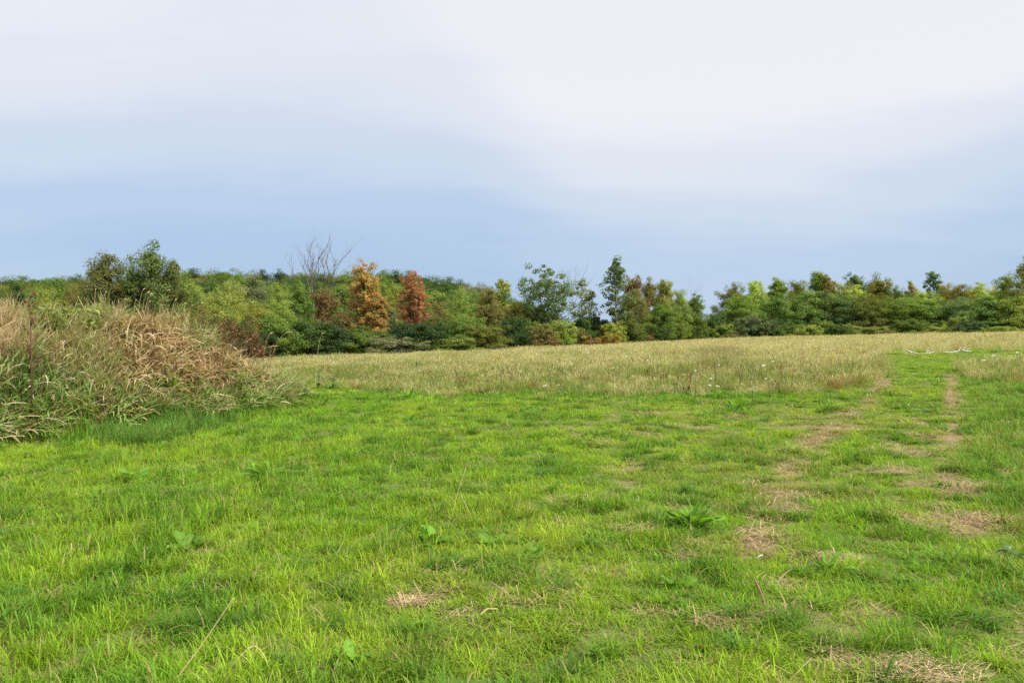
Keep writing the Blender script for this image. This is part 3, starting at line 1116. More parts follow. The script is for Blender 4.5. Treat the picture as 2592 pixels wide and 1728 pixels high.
C_DARK = (0.070, 0.118, 0.034)
C_DEEP = (0.050, 0.085, 0.032)
C_MID = (0.118, 0.185, 0.042)
C_LIGHT = (0.22, 0.29, 0.07)
C_YELL = (0.27, 0.31, 0.072)
C_OLIVE = (0.19, 0.18, 0.065)
C_GREY = (0.17, 0.195, 0.105)
C_GOLD = (0.28, 0.22, 0.06)
C_RUST = (0.22, 0.13, 0.05)

NAMED = (C_DARK, C_DEEP, C_MID, C_LIGHT, C_YELL, C_OLIVE, C_GREY, C_GOLD, C_RUST)
COUNT = {}


def pick(kind):
    ks = sorted(k for k in VARIANT if k.rstrip('0123456789') == kind)
    COUNT[kind] = COUNT.get(kind, 0) + 1
    return ks[COUNT[kind] % len(ks)]


def plant_tree(name, label, px, top, half, Y, kind, color, cat='tree', group=None, rot=None, x=None, full=1.0):
    """px column, pixel row of the top, half width in px, distance -> a tree thing > trunk, crown"""
    key = kind if kind in VARIANT else pick(kind)
    trunk, crown, ch, cw = VARIANT[key]
    X = (px - CX) / F * Y if x is None else x
    zb = tz(X, Y)
    hgt = CAM_Z + (CY - top) / F * Y - zb
    hgt = max(hgt, 0.4)
    sz = hgt / ch
    sx = (half * full / F * Y) / cw
    root = thing(name, label, cat, (X, Y, zb), rng.random() * 6.283 if rot is None else rot, group)
    root.scale = (sx, sx, sz)
    t = add_obj('trunk' if cat == 'tree' else 'stems', trunk, root)
    c = add_obj('crown' if cat == 'tree' else 'foliage', crown, root)
    j = (0.88 + .24 * rng.random()) * 1.15
    if color not in NAMED and color != (1, 1, 1) and max(color) < .17:
        color = tuple(1.5 * q for q in color)
    c.color = (color[0] * j * (0.94 + .12 * rng.random()), color[1] * j, color[2] * j, 1)
    return root


def T(*a, **k):
    return plant_tree('tree', *a, **k)


def S(*a, **k):
    return plant_tree('shrub', *a, cat='shrub', **k)


# --- trees standing close behind the mound
T('bronze-tinged green tree behind the mound, shorter of the tall pair', 264, 645, 62, 55, 'oval', (0.10, 0.105, 0.04))
T('tallest green tree behind the mound, with a pointed top', 386, 616, 52, 55, 'oval', (0.085, 0.115, 0.038))
T('green tree tucked between the two tall trees behind the mound', 332, 668, 48, 56, 'round', C_MID)
T('green tree filling the left flank of the bronze-tinged tree', 238, 686, 44, 57, 'round', (0.095, 0.11, 0.038))
T('small green tree below the gap between the two tall trees', 308, 700, 46, 57, 'round', (0.09, 0.115, 0.036))
T('brown-tinged green tree leaning on the right of the tallest pointed tree', 430, 662, 40, 56, 'oval', (0.095, 0.11, 0.038))
T('rounded yellow-green tree on the right flank of the tallest pointed tree', 452, 690, 56, 57, 'round', (0.11, 0.15, 0.04))
T('small yellow-green tree above the left end of the mound', 118, 729, 44, 60, 'round', C_YELL)
T('olive tree just left of the bronze-tinged tree, above the mound', 196, 720, 40, 62, 'round', C_OLIVE)
T('yellowish green tree at the left frame edge above the mound', 0, 728, 40, 60, 'round', C_MID)
T('dark green rounded tree over the mound, left of the small yellow-green tree', 40, 712, 55, 100, 'round', C_DARK)
T('mid green tree left of the bronze-tinged tree, on the skyline above the mound', 150, 704, 50, 105, 'round', C_MID)
# --- small trees at the foot of the hill, left of the orange one
T('pale yellow-green tree with an airy crown, right of the tallest pointed tree', 575, 716, 62, 74, 'round', (0.27, 0.33, 0.09))
T('grey-brown hazy tree on the slope left of the bare tree', 640, 694, 44, 112, 'round', C_GREY)
T('pale rounded tree just left of the leafy tree at the bare tree', 702, 716, 32, 100, 'round', C_LIGHT)
T('bright mid-green tree directly left of the bare tree', 762, 704, 32, 80, 'oval', (0.105, 0.165, 0.038))
T('yellow-green tree low on the slope below the grey-brown hazy tree', 650, 765, 60, 72, 'round', C_YELL)
T('mid green tree at the left of the bright tree beside the bare one', 708, 762, 48, 73, 'round', C_LIGHT)
T('green tree growing close behind the mound shrubs, below the airy crown', 545, 775, 62, 68, 'round', C_LIGHT)
T('reddish bronze tree standing under the bare branches', 822, 735, 42, 84, 'bronze', (1, 1, 1))
T('bright orange maple with its full crown turned to autumn colour', 930, 665, 46, 78, 'orange', (1, 1, 1), rot=2.0)
T('upright red maple with a narrow fiery crown', 1052, 692, 35, 80, 'red', (1, 1, 1))
T('low orange tree spreading at the right foot of the orange maple', 958, 742, 27, 77, 'orange', (1, 1, 1), rot=4.0)
T('slender pale green tree between the orange and red maples, left of two', 972, 716, 20, 96, 'column', C_LIGHT)
T('slender yellow-green tree between the orange and red maples, right of two', 1000, 720, 18, 92, 'column', C_YELL)
T('grey-green tree with a pale trunk low between the orange and red maples', 992, 775, 26, 84, 'slim', C_GREY)
S('dark reddish-brown bush at the left foot of the orange maple', 866, 792, 28, 77, 'bronze', (1, 1, 1))
S('orange-red bush at the right foot of the red maple', 1083, 806, 22, 77, 'bronze', (1, 1, 1))
T('pale green round-headed tree right of the red maple', 1166, 734, 36, 84, 'round', C_LIGHT)
T('olive-green tree right of the red maple, half behind the shrubs', 1110, 765, 34, 82, 'round', C_OLIVE)
T('olive-brown rounded tree right of the pale round-headed tree', 1238, 732, 38, 80, 'oval', (0.135, 0.125, 0.045))
T('bright yellow-green narrow tree at the left edge of the big elm', 1272, 708, 26, 86, 'slim', C_YELL)
T('gold-tinged green tree below the narrow one left of the big elm', 1305, 765, 34, 82, 'round', (0.17, 0.165, 0.045))
T('wide airy elm with fanning stems, sky showing through its crown', 1384, 671, 84, 82, 'elm', (0.085, 0.125, 0.05), rot=.6)
T('sparse grey-green poplar right of the wide airy elm', 1482, 707, 34, 84, 'poplar', (0.135, 0.165, 0.085))
T('tall thin tree with a leaning pointed top, tallest in the middle clump', 1562, 650, 36, 82, 'leaner', (0.09, 0.135, 0.055), rot=.15)
T('dark reddish-topped tree close right of the tall thin one', 1603, 700, 32, 86, 'bronze', (1, 1, 1))
T('broad olive tree in the middle clump under the reddish top', 1598, 735, 40, 83, 'round', (0.115, 0.12, 0.04))
T('brown-green tree between the reddish top and the yellow-green tree', 1640, 705, 28, 88, 'oval', C_OLIVE)
T('yellow-green tree with a flat leaning top in the middle clump', 1684, 710, 32, 88, 'oval', C_YELL)
T('light green tree, second from the right in the middle clump', 1720, 735, 28, 88, 'round', C_LIGHT)
T('green tree at the right end of the middle clump, beside the sky gap', 1757, 745, 28, 90, 'oval', C_MID)
T('mid green tree filling the middle clump below the yellow-green top', 1668, 770, 42, 86, 'round', C_MID)
# --- shrub belt along the left meadow edge
for lab, px, top, half, Y, col in [
    ('dark green bush at the far left of the shrub belt, behind the mound', 610, 800, 56, 65, C_DARK),
    ('mid green bush in the shrub belt below the bare tree, left one', 700, 800, 62, 66, C_MID),
    ('deep green bush in the shrub belt, touching the end of the mound', 668, 838, 52, 64, C_DEEP),
    ('dark green bush in the belt below the reddish bronze tree', 770, 812, 58, 67, C_DARK),
    ('broad deep green bush in the belt left of the orange maple', 845, 812, 62, 68, C_DEEP),
    ('green bush right below the orange maple', 930, 828, 60, 69, C_MID),
    ('greyish green low bush at the meadow edge below the orange maple', 990, 850, 62, 68, C_GREY),
    ('big dark bush below the red maple', 1040, 818, 66, 70, C_DEEP),
    ('dark green bush right of the one below the red maple', 1105, 808, 52, 73, C_DARK),
    ('yellow-green bush at the meadow edge, right of the red maple', 1150, 850, 54, 70, (0.13, 0.165, 0.04)),
    ('mid green bush below the pale round-headed tree', 1180, 800, 52, 76, C_MID),
    ('large yellowish bush at the meadow edge below the olive-brown tree', 1226, 824, 48, 72, (0.14, 0.17, 0.04)),
    ('dark bush right of the large yellowish one', 1300, 802, 36, 75, C_DEEP),
    ('grey-green bush under the left side of the wide elm', 1335, 800, 44, 80, C_MID),
    ('red-tinged green bush under the wide elm', 1362, 822, 36, 76, C_OLIVE),
    ('yellow-green bush under the middle of the wide elm', 1418, 812, 42, 79, C_LIGHT),
    ('dark green bush below the sparse poplar', 1466, 798, 40, 82, C_DARK),
    ('deep green bush between the poplar and the tall thin tree', 1514, 795, 36, 83, C_DEEP),
    ('yellow-tinged bush at the foot of the tall thin tree', 1548, 815, 30, 81, C_YELL),
    ('green bush right of the tall thin tree trunk', 1592, 802, 38, 83, C_MID),
    ('dark green bush below the middle clump', 1650, 803, 42, 86, C_DARK),
    ('mid green bush below the right half of the middle clump', 1700, 795, 36, 90, C_MID),
    ('dark rounded bush at the right end of the middle clump', 1735, 790, 32, 91, C_DARK),
]:
    S(lab, px, top, half, Y, 'shrub', col, full=1.12)
for lab, px, top, half, Y, kind, col in [
    ('low reddish-brown bush at the meadow edge below the wide elm', 1385, 850, 34, 75, 'bronze_low', (1, 1, 1)),
    ('low bright green bush at the meadow edge right of the reddish one', 1425, 848, 34, 76, 'low', (0.17, 0.25, 0.05)),
    ('low rusty bush at the meadow edge below the poplar', 1478, 838, 24, 79, 'bronze_low', (1, 1, 1)),
    ('low golden bush at the meadow edge below the tall thin tree', 1540, 844, 34, 79, 'low', C_GOLD),
    ('low orange-brown bush left of the low golden bush', 1500, 856, 26, 77, 'low', C_RUST),
    ('low rusty bush at the meadow edge below the middle clump', 1630, 842, 30, 84, 'bronze_low', (1, 1, 1)),
    ('low dark purple-brown bush at the top of the meadow, left one', 1690, 830, 28, 89, 'bronze_low', (1, 1, 1)),
    ('low dark purple-brown bush at the top of the meadow, right one', 1742, 832, 30, 91, 'bronze_low', (1, 1, 1)),
    ('low green bush right of the purple-brown ones', 1776, 828, 26, 92, 'low', C_MID),
]:
    S(lab, px, top, half, Y, kind, col)

# --- right-hand wood
for lab, px, top, half, Y, kind, col in [
    ('gold-green maple at the left corner of the right wood', 1855, 722, 33, 108, 'round', (0.15, 0.165, 0.038)),
    ('light green tree, second along the right wood from the sky gap', 1912, 716, 30, 112, 'oval', C_LIGHT),
    ('green tree with a narrow pointed tip, third along the right wood', 1970, 710, 34, 112, 'spire', C_MID),
    ('broad gold-green maple, fourth along the right wood', 2018, 716, 34, 110, 'round', (0.14, 0.16, 0.038)),
    ('dark green tree with a tall spire top in the right wood', 2068, 693, 30, 114, 'spire', C_MID),
    ('orange-flecked tree with a narrow tip beside the spire-topped one', 2092, 700, 26, 113, 'column', (0.155, 0.15, 0.04)),
    ('grey-green soft-leaved tree right of the orange-flecked one', 2124, 720, 30, 114, 'round', C_GREY),
    ('dark pine-like crown rising behind the right wood', 2155, 698, 26, 150, 'pine', C_DEEP),
    ('grey-green domed crown rising behind the right wood', 2215, 702, 40, 150, 'hill', (0.085, 0.125, 0.058)),
    ('yellow-green tree in front of the dark pine-like crown', 2172, 728, 34, 113, 'oval', C_LIGHT),
    ('gold-green tree in front of the grey-green dome', 2228, 716, 34, 112, 'oval', (0.15, 0.16, 0.04)),
    ('dark green tree right of the grey-green dome', 2272, 728, 28, 110, 'round', C_DARK),
    ('thin brownish tree with sparse top in the right wood', 2306, 716, 24, 118, 'slim', C_OLIVE),
    ('tall slim tree with a tufted top above the right wood', 2362, 692, 20, 114, 'slim', C_DARK),
    ('light green tree left of the tall tufted one', 2335, 742, 32, 110, 'round', C_LIGHT),
    ('short orange-tipped tree right of the tall tufted one', 2384, 722, 18, 116, 'column', C_OLIVE),
    ('orange-tinged maple in the right part of the wood', 2430, 724, 34, 110, 'round', (0.155, 0.15, 0.04)),
    ('green tree with a pale trunk near the right edge', 2472, 720, 28, 112, 'oval', C_LIGHT),
    ('yellowing tree near the right edge, behind the darker one', 2514, 728, 30, 112, 'round', C_YELL),
    ('dark bluish green tree near the right frame edge', 2546, 704, 28, 104, 'oval', C_MID),
    ('tall tree cut by the right frame edge', 2594, 655, 28, 100, 'oval', (0.11, 0.135, 0.045)),
    ('tree beyond the right frame edge', 2660, 690, 50, 100, 'round', C_MID),
    ('mid green tree filling the front of the right wood below the maple', 1880, 770, 36, 105, 'round', C_MID),
    ('dark tree in the front row of the right wood below the pointed tip', 1965, 765, 40, 106, 'round', C_DARK),
    ('dark green tree in the front row below the spire top', 2045, 760, 42, 106, 'round', C_DARK),
    ('green tree in the front row below the grey-green soft tree', 2120, 768, 44, 106, 'round', (0.06, 0.095, 0.035)),
    ('gold-green tree in the front row of the wood below the dome', 2195, 765, 40, 105, 'round', (0.105, 0.13, 0.036)),
    ('deep green tree in the front row below the tall tufted tree', 2350, 780, 44, 104, 'round', C_DARK),
    ('mid green tree in the front row right of the dome', 2280, 775, 42, 105, 'round', C_MID),
    ('bluish green tree in the front row below the orange-tinged maple', 2420, 775, 44, 103, 'round', (0.06, 0.10, 0.04)),
    ('dark bluish tree in the front row below the yellowing tree', 2500, 768, 44, 101, 'round', C_DARK),
    ('yellow-green tree in the front row at the right edge', 2565, 765, 40, 100, 'round', C_LIGHT),
]:
    front = Y <= 106 and top > 755
    T(lab, px, top - 22 if front else top - 4, half, Y, ('round' if front else kind), tuple((1.35 if front else 1.45 if col in NAMED else 1.2) * q * w for q, w in zip(col, (1.05, 1.0, .9))),
      full=1.0 if kind in ('slim', 'column') else 1.2)
for lab, px, top, half, Y, kind, col in [
    ('small green bush in the sky gap between the two woods', 1785, 806, 26, 104, 'shrub', C_MID),
    ('green bush at the left foot of the right wood', 1818, 788, 30, 104, 'shrub', C_MID),
    ('dark bush in front of the left foot of the right wood', 1806, 800, 24, 100, 'shrub', C_DARK),
    ('low pale bush at the foot of the sky gap', 1832, 820, 30, 99, 'shrub', C_LIGHT),
    ('big willow-like grey-green bush before the right wood', 1902, 800, 40, 95, 'shrub', (0.075, 0.105, 0.05)),
    ('dark willow-like bush right of the big grey-green one', 1952, 808, 34, 95, 'shrub', (0.055, 0.085, 0.04)),
    ('green bush, third in the row before the right wood', 1995, 816, 32, 94, 'shrub', C_MID),
    ('yellow-green rounded bush, fourth before the right wood', 2050, 822, 30, 92, 'shrub', C_LIGHT),
    ('dark rounded bush, fifth before the right wood', 2118, 822, 28, 90, 'shrub', C_DARK),
    ('small pale bush behind the fourth and fifth before the wood', 2095, 812, 24, 97, 'shrub', C_LIGHT),
    ('pale green bush below the grey-green dome', 2160, 820, 34, 93, 'shrub', C_LIGHT),
    ('yellowish low bush below the gold-green tree by the dome', 2215, 826, 38, 90, 'shrub', (0.135, 0.16, 0.045)),
    ('green rounded bush left below the tall tufted tree', 2302, 808, 34, 89, 'shrub', C_MID),
    ('low rusty bush between the rounded bush and the dome bushes', 2258, 836, 22, 87, 'bronze_low', (1, 1, 1)),
    ('yellow-green low bush below the tall tufted tree', 2376, 824, 36, 87, 'shrub', C_YELL),
    ('dark green broad bush below the orange-tinged maple', 2452, 808, 38, 86, 'shrub', (0.06, 0.095, 0.04)),
    ('pale green bush by the pale-trunked tree near the right edge', 2425, 800, 26, 92, 'shrub', C_LIGHT),
    ('yellow-green bush before the wood near the right edge', 2535, 826, 40, 84, 'shrub', C_LIGHT),
    ('low red-brown bush at the right frame edge', 2575, 838, 34, 82, 'bronze_low', (1, 1, 1)),
    ('low green bush just beyond the meadow near the right edge', 2500, 836, 30, 83, 'low', C_MID),
    ('low olive bush along the meadow below the left of the right wood', 1860, 842, 30, 94, 'low', C_OLIVE),
    ('low gold bush in front of the yellow-green rounded bush', 2010, 846, 26, 89, 'low', C_GOLD),
    ('low rusty bush before the dark rounded bush', 2150, 846, 26, 87, 'bronze_low', (1, 1, 1)),
    ('low olive bush below the green rounded bush', 2335, 838, 30, 84, 'low', C_OLIVE),
]:
    S(lab, px, top, half, Y, kind, col)

# --- wooded hill: skyline trees first
for px, top, half, Y, kind, col, cw in [
    (60, 700, 44, 230, 'hill', C_MID, 'mid green'), (18, 706, 36, 230, 'hill', C_DARK, 'dark green'), (110, 702, 38, 225, 'hill', C_MID, 'mid green'),
    (190, 697, 30, 225, 'hill', C_DARK, 'dark green'), (488, 681, 34, 225, 'hill', C_DARK, 'dark green'), (530, 690, 36, 215, 'hill', C_MID, 'mid green'),
    (562, 683, 34, 225, 'hill', C_MID, 'mid green'), (606, 690, 34, 225, 'hill', C_MID, 'mid green'), (664, 683, 26, 205, 'hill', C_DEEP, 'darkest green'),
    (712, 683, 24, 200, 'hill', C_DEEP, 'darkest green'), (748, 692, 28, 220, 'hill', C_GREY, 'grey-green'), (790, 690, 34, 220, 'hill', C_MID, 'mid green'),
    (836, 692, 32, 220, 'hill', C_GREY, 'grey-green'), (880, 690, 34, 225, 'hill', C_MID, 'mid green'), (918, 692, 34, 220, 'hill', C_MID, 'mid green'),
    (970, 686, 34, 225, 'hill', C_MID, 'mid green'), (1002, 685, 34, 225, 'hill', C_DARK, 'dark green'), (1044, 688, 34, 225, 'hill', C_DARK, 'dark green'),
    (1076, 697, 28, 222, 'hill', C_DARK, 'dark green'), (1102, 703, 30, 222, 'hill', C_MID, 'mid green'), (1138, 702, 34, 222, 'hill', C_DARK, 'dark green'),
    (1170, 710, 28, 222, 'hill', C_DARK, 'dark green'), (1202, 719, 28, 215, 'hill', C_GREY, 'grey-green'), (1230, 722, 26, 215, 'hill', C_GREY, 'grey-green'),
    (1262, 742, 24, 215, 'hill', C_DARK, 'dark green'), (1292, 752, 24, 215, 'hill', C_DARK, 'dark green'), (1320, 760, 24, 215, 'hill', C_DEEP, 'darkest green'),
    (1350, 776, 26, 215, 'hill', C_DARK, 'dark green'),
]:
    sec = ('above the mound' if px < 300 else 'between pointed tree and bare tree' if px < 750 else 'behind bare tree and orange maple' if px < 950
           else 'above the red maple' if px < 1090 else 'left of the wide elm')
    T('%s tree on the hill skyline, %s' % (cw, sec), px, top, half, Y, kind, col, group='skyline trees of the wooded hill', full=1.25)

HILL = []
for row, (Y, top0, step, half) in enumerate([(118, 752, 56, 44), (140, 730, 52, 40), (165, 716, 48, 36), (190, 704, 46, 34)]):
    px = -60 + row * 17
    while px < 1330:
        sky = np.interp(px, (0, 200, 430, 650, 900, 1000, 1100, 1200, 1300, 1400), (708, 700, 684, 688, 688, 690, 704, 722, 754, 790))
        top = max(top0 + rng.normal(0, 9), sky + 8 + (3 - row) * 11)
        HILL.append((px + rng.normal(0, 8), top, half * (0.85 + .4 * rng.random()), Y + rng.normal(0, 5)))
        px += step * (0.8 + .45 * rng.random())
NAMES = [(C_MID, 'mid green'), (C_DARK, 'dark green'), (C_LIGHT, 'pale green'), (C_OLIVE, 'olive'), (C_GREY, 'grey-green'), (C_YELL, 'yellow-green')]
for (px, top, half, Y) in HILL:
    c, cw = NAMES[rng.choice(6, p=(.42, .30, .11, .06, .07, .04))]
    sec = ('above the mound' if px < 480 else 'left of the bare tree' if px < 760 else 'around bare tree and orange maple' if px < 960
           else 'behind the red maple' if px < 1110 else 'left of the wide elm')
    T('%s tree on the wooded slope, %s' % (cw, sec), px, top, half, Y, 'hill', c, full=1.3, group='trees on the slope of the wooded hill')
# far belt behind the right wood and the gap
for i, px in enumerate(range(1890, 2760, 56)):
    T('mid green tree standing deep in the right wood', px + rng.normal(0, 8), 745 + rng.normal(0, 6), 40, 130 + rng.normal(0, 4), 'round', C_MID, group='trees deep in the right wood')


# --- the bare dead tree
def bare_tree(name, label, px, top, Y, half, seed, trunks=2, cat='tree', base_r=0.13):
    g = np.random.default_rng(seed)
    X = (px - CX) / F * Y
    zb = tz(X, Y)
    H = CAM_Z + (CY - top) / F * Y - zb
    W = half / F * Y
    root = thing(name, label, cat, (X, Y, zb))
    tg, bg_ = Geo(), Geo()

    def grow(p, dirv, length, rad, depth, geo):
        pts = [p]
        dv = dirv / np.linalg.norm(dirv)
        for i in range(4):
            dv = dv + g.normal(0, .09, 3) + np.array((0, 0, .09))
            dv /= np.linalg.norm(dv)
            pts.append(pts[-1] + dv * length / 4)
        geo.tube(pts, np.linspace(rad, rad * .35, 5), 5 if depth < 2 else 3)
        if depth >= 3:
            return
        nb = (6, 6, 4)[depth]
        for i in range(nb):
            u = 0.25 + .75 * (i + g.random()) / nb
            q = np.array([np.interp(u * 4, range(5), np.array(pts)[:, k]) for k in range(3)])
            a = g.random() * 6.283
            side = np.array((math.cos(a), math.sin(a) * .7, 0.0))
            nd_ = dv * .75 + side * (0.75 if depth == 0 else .6)
            grow(q, nd_, length * (0.52 if depth == 0 else .5) * (0.7 + .5 * g.random()), rad * (.5 if depth == 0 else .45), depth + 1, bg_)
    for s in range(trunks):
        sgn = (s - (trunks - 1) / 2) * 2
        p0 = np.array((sgn * W * .16, 0.0, -0.2))
        h0 = H * .62
        mid = p0 + np.array((sgn * W * .06, 0, h0))
        tg.tube([p0, (p0 + mid) / 2 + g.normal(0, .08, 3), mid], [base_r, base_r * .8, base_r * .62], 6)
        nb = 5
        for i in range(nb):
            fx = sgn * .25 + (i - (nb - 1) / 2) / (nb / 2) * .85
            z0 = h0 * (0.72 + .28 * g.random())
            q = np.array([np.interp(z0, (-.2, h0), (p0[k], mid[k])) for k in range(3)])
            grow(q, np.array((fx, g.normal(0, .3), 1.0)), H - z0 - .25 * H * abs(fx) * g.random(), base_r * .42, 1, bg_)
    add_obj('trunk', tg.mesh('bare trunk', M_BARK_P, True), root)
    add_obj('branches', bg_.mesh('bare branches', M_BARK, True), root)


bare_tree('dead_tree', 'leafless dead tree with two pale trunks and fine fanning branches', 808, 640, 86, 62, 5)
bare_tree('dead_tree', 'small bare twiggy treetop showing behind the right side of the wide elm', 1452, 682, 90, 18, 8, 1, base_r=.045)
bare_tree('dead_tree', 'thin bare tree at the right end of the middle clump', 1742, 728, 93, 20, 12, 1, base_r=.04)


# ------------------------------------------------------------------ broad-leaved plants in the lawn
def leaf_mesh(name, mat, L, W, arch, wavy, seed, segs=8):
    g = np.random.default_rng(seed)
    vs, fs = [], []
    t = np.linspace(0, 1, segs + 1)
    prof = np.interp(t, (0, .12, .35, .65, .9, 1), (.10, .30, .95, 1.0, .5, .03))
    ang = 1.05 - arch * t
    dx = np.concatenate([[0], np.cumsum(np.cos(ang[:-1]) * L / segs)])
    dz = np.concatenate([[0], np.cumsum(np.sin(ang[:-1]) * L / segs)])
    for i in range(segs + 1):
        for s in (-1, -.5, 0, .5, 1):
            w = prof[i] * W * .5 * s
            lift = abs(s) * W * .16 + wavy * W * math.sin(i * 2.1 + s * 2 + seed) * abs(s) + g.normal(0, W * .02)
            vs.append((dx[i] - math.sin(ang[i]) * lift * .4, w, dz[i] + lift * .6))
    for i in range(segs):
        for k in range(4):
            a = i * 5 + k
            fs.append((a, a + 1, a + 6, a + 5))
    G = Geo()
    r = np.array([0.75 if s == 0 else 0.45 for i in range(segs + 1) for s in (-1, -.5, 0, .5, 1)])
    G.add(vs, fs, r)
    return G.mesh(name, mat, True)


DOCK = [leaf_mesh('dock leaf', M_DOCK, 0.22, 0.055, a, .12, i) for i, a in enumerate((1.0, 1.4, 0.7))]
BROAD = [leaf_mesh('broad leaf', M_DOCK, 0.16, 0.085, a, .10, 10 + i) for i, a in enumerate((1.1, 1.5))]
BURD = [leaf_mesh('burdock leaf', M_BURD, 0.34, 0.13, a, .08, 20 + i) for i, a in enumerate((1.6, 2.1))]


def rosette(label, px, py, n, size, leaves, name='dock_plant', cat='weed', tiltup=0.0, seed=0):
    x, y, z = ray_ground(px, py)
    root = thing(name, label, cat, (x, y, z))
    g = np.random.default_rng(seed + int(px))
    size = size * (.95 if n > 30 else .85)
    root.location.z -= 0.02
    for i in range(int(n * 1.5)):
        o = add_obj('leaf', leaves[i % len(leaves)], root)
        s = size * (0.55 + .65 * g.random())
        o.scale = (s, s, s)
        rr = 0.09 * size * g.random()
        a = i * 2.399 + g.normal(0, .3)
        o.location = (rr * math.cos(a), rr * math.sin(a), 0.01 + 0.04 * g.random())
        o.rotation_euler = (g.normal(0, .3), -tiltup * g.random() + 0.3 * g.normal(), a)
    return root


for k, (lab, px, py, n, size, lv) in enumerate([
    ('large bright dock plant with upright leaves right of the lawn centre', 1750, 1338, 34, 1.15, DOCK),
    ('broad dark dock plant in the lawn in front of the mound', 665, 1215, 18, 1.35, DOCK),
    ('spreading dock plant in the lawn at lower centre, left of two', 1090, 1385, 16, 1.15, BROAD),
    ('spreading dock plant in the lawn at lower centre, right of two', 1258, 1388, 14, 1.0, BROAD),
    ('low broad-leaved plant right of the pair of docks at lower centre', 1352, 1412, 10, .85, BROAD),
    ('flat broad-leaved plant among the grass left of lower centre', 470, 1395, 9, 1.1, BROAD),
    ('pale single-leaved weed near the straw patch at the bottom centre', 1052, 1605, 6, .9, BROAD),
    ('small dark weed right of the worn track', 2095, 1448, 10, .8, DOCK),
    ('flat broad-leaved weed below the large bright dock', 1710, 1492, 8, .9, BROAD),
    ('low leafy weed at the bottom edge right of centre', 880, 1690, 9, .8, BROAD),
    ('leafy weed on the left of the lawn below the mound', 340, 1215, 12, 1.2, BROAD),
    ('low leafy weed left of the wheel track in mid lawn', 1365, 1028, 12, 1.5, BROAD),
    ('wide dark weed in mid lawn below the meadow edge', 1040, 1010, 16, 1.7, DOCK),
    ('dark leafy tuft in mid lawn left of the wheel track', 1865, 1035, 14, 1.4, DOCK),
    ('dull green leaf clump at the right frame edge', 2575, 1420, 12, .5, BURD),
]):
    rosette(lab, px, py, n, size, lv, seed=k)


# taller drooping-leaf plants at the right end of the mound
def tall_weed(label, px, py_base, height, leaves, seed, name='burdock_plant'):
    x, y, z = ray_ground(px, py_base)
    root = thing(name, label, 'weed', (x, y, z))
    g = np.random.default_rng(seed)
    G = Geo()
    pts = [np.array((0, 0, -.05)), np.array((.02, 0, height * .5)), np.array((.06, .02, height))]
    G.tube(pts, [.012, .009, .004], 5)
    add_obj('stem', G.mesh('weed stem', M_GSTEM, True), root)
    n = 13
    for i in range(n):
        t = 0.18 + .8 * i / (n - 1)
        o = add_obj('leaf', leaves[i % len(leaves)], root)
        a = i * 2.399 + g.normal(0, .25)
        o.location = (.06 * t * t, 0.02 * t, height * t)
        s = (1.15 - .55 * t) * (0.8 + .3 * g.random())
        o.scale = (s, s, s)
        o.rotation_euler = (0, 0.45 + .3 * g.random() - .5 * t, a)


tall_weed('drooping dark-leaved plant at the right end of the mound, nearest the dry grass', 738, 985, 0.75, BURD, 1)
tall_weed('drooping dark-leaved plant standing clear of the mound before the hay', 805, 985, 0.68, BURD, 2)
tall_weed('shortest drooping-leaved plant, right of the pair at the end of the mound', 842, 992, 0.55, BURD, 3)


# leafy pale weeds on the crest
def crest_weed(label, px, py_top, Y, seed, mat, smat, leaf_w, dead, group):
    X = (px - CX) / F * Y
    zb = tz(X, Y)
    H = max(0.5, CAM_Z + (CY - py_top) / F * Y - zb)
    root = thing('dead_weed' if dead else 'leafy_weed', label, 'weed', (X, Y, zb), 0, group)
    g = np.random.default_rng(seed)
    st, lf = Geo(), Geo()
    for s in range(4 if dead else 3):
        a = g.random() * 6.283
        tip = np.array((math.cos(a) * .22 * H + .08 * H, math.sin(a) * .22 * H, H * (0.8 + .2 * g.random())))
        mid = tip * .5 + np.array((0, 0, .06 * H))
        st.tube([(0, 0, -.1), mid, tip], [.007, .005, .003], 4)
        for i in range(26 if dead else 20):
            t = 0.3 + .7 * g.random() if not dead else .55 + .5 * g.random()
            q = (1 - t) ** 2 * np.zeros(3) + 2 * t * (1 - t) * mid + t * t * tip
            if dead:
                q = q + g.normal(0, .055, 3)
            b = g.random() * 6.283
            L_ = (0.06 if dead else .17) * (0.7 + .6 * g.random())
            ax = np.array((math.cos(b), math.sin(b), g.normal(.1, .35)))
            ax /= np.linalg.norm(ax)
            sd = np.cross(ax, (0, 0, 1.0))
            sd /= np.linalg.norm(sd)
            e = q + ax * L_ + np.array((0, 0, -.25 * L_))
            m_ = q + ax * L_ * .5 + np.array((0, 0, .04 * L_))
            w = L_ * leaf_w
            lf.add([q, m_ + sd * w, e, m_ - sd * w], [(0, 1, 2, 3)], g.random())
    add_obj('stems', st.mesh('weed stems', smat, True), root)
    add_obj('leaves', lf.mesh('weed leaves', mat), root)


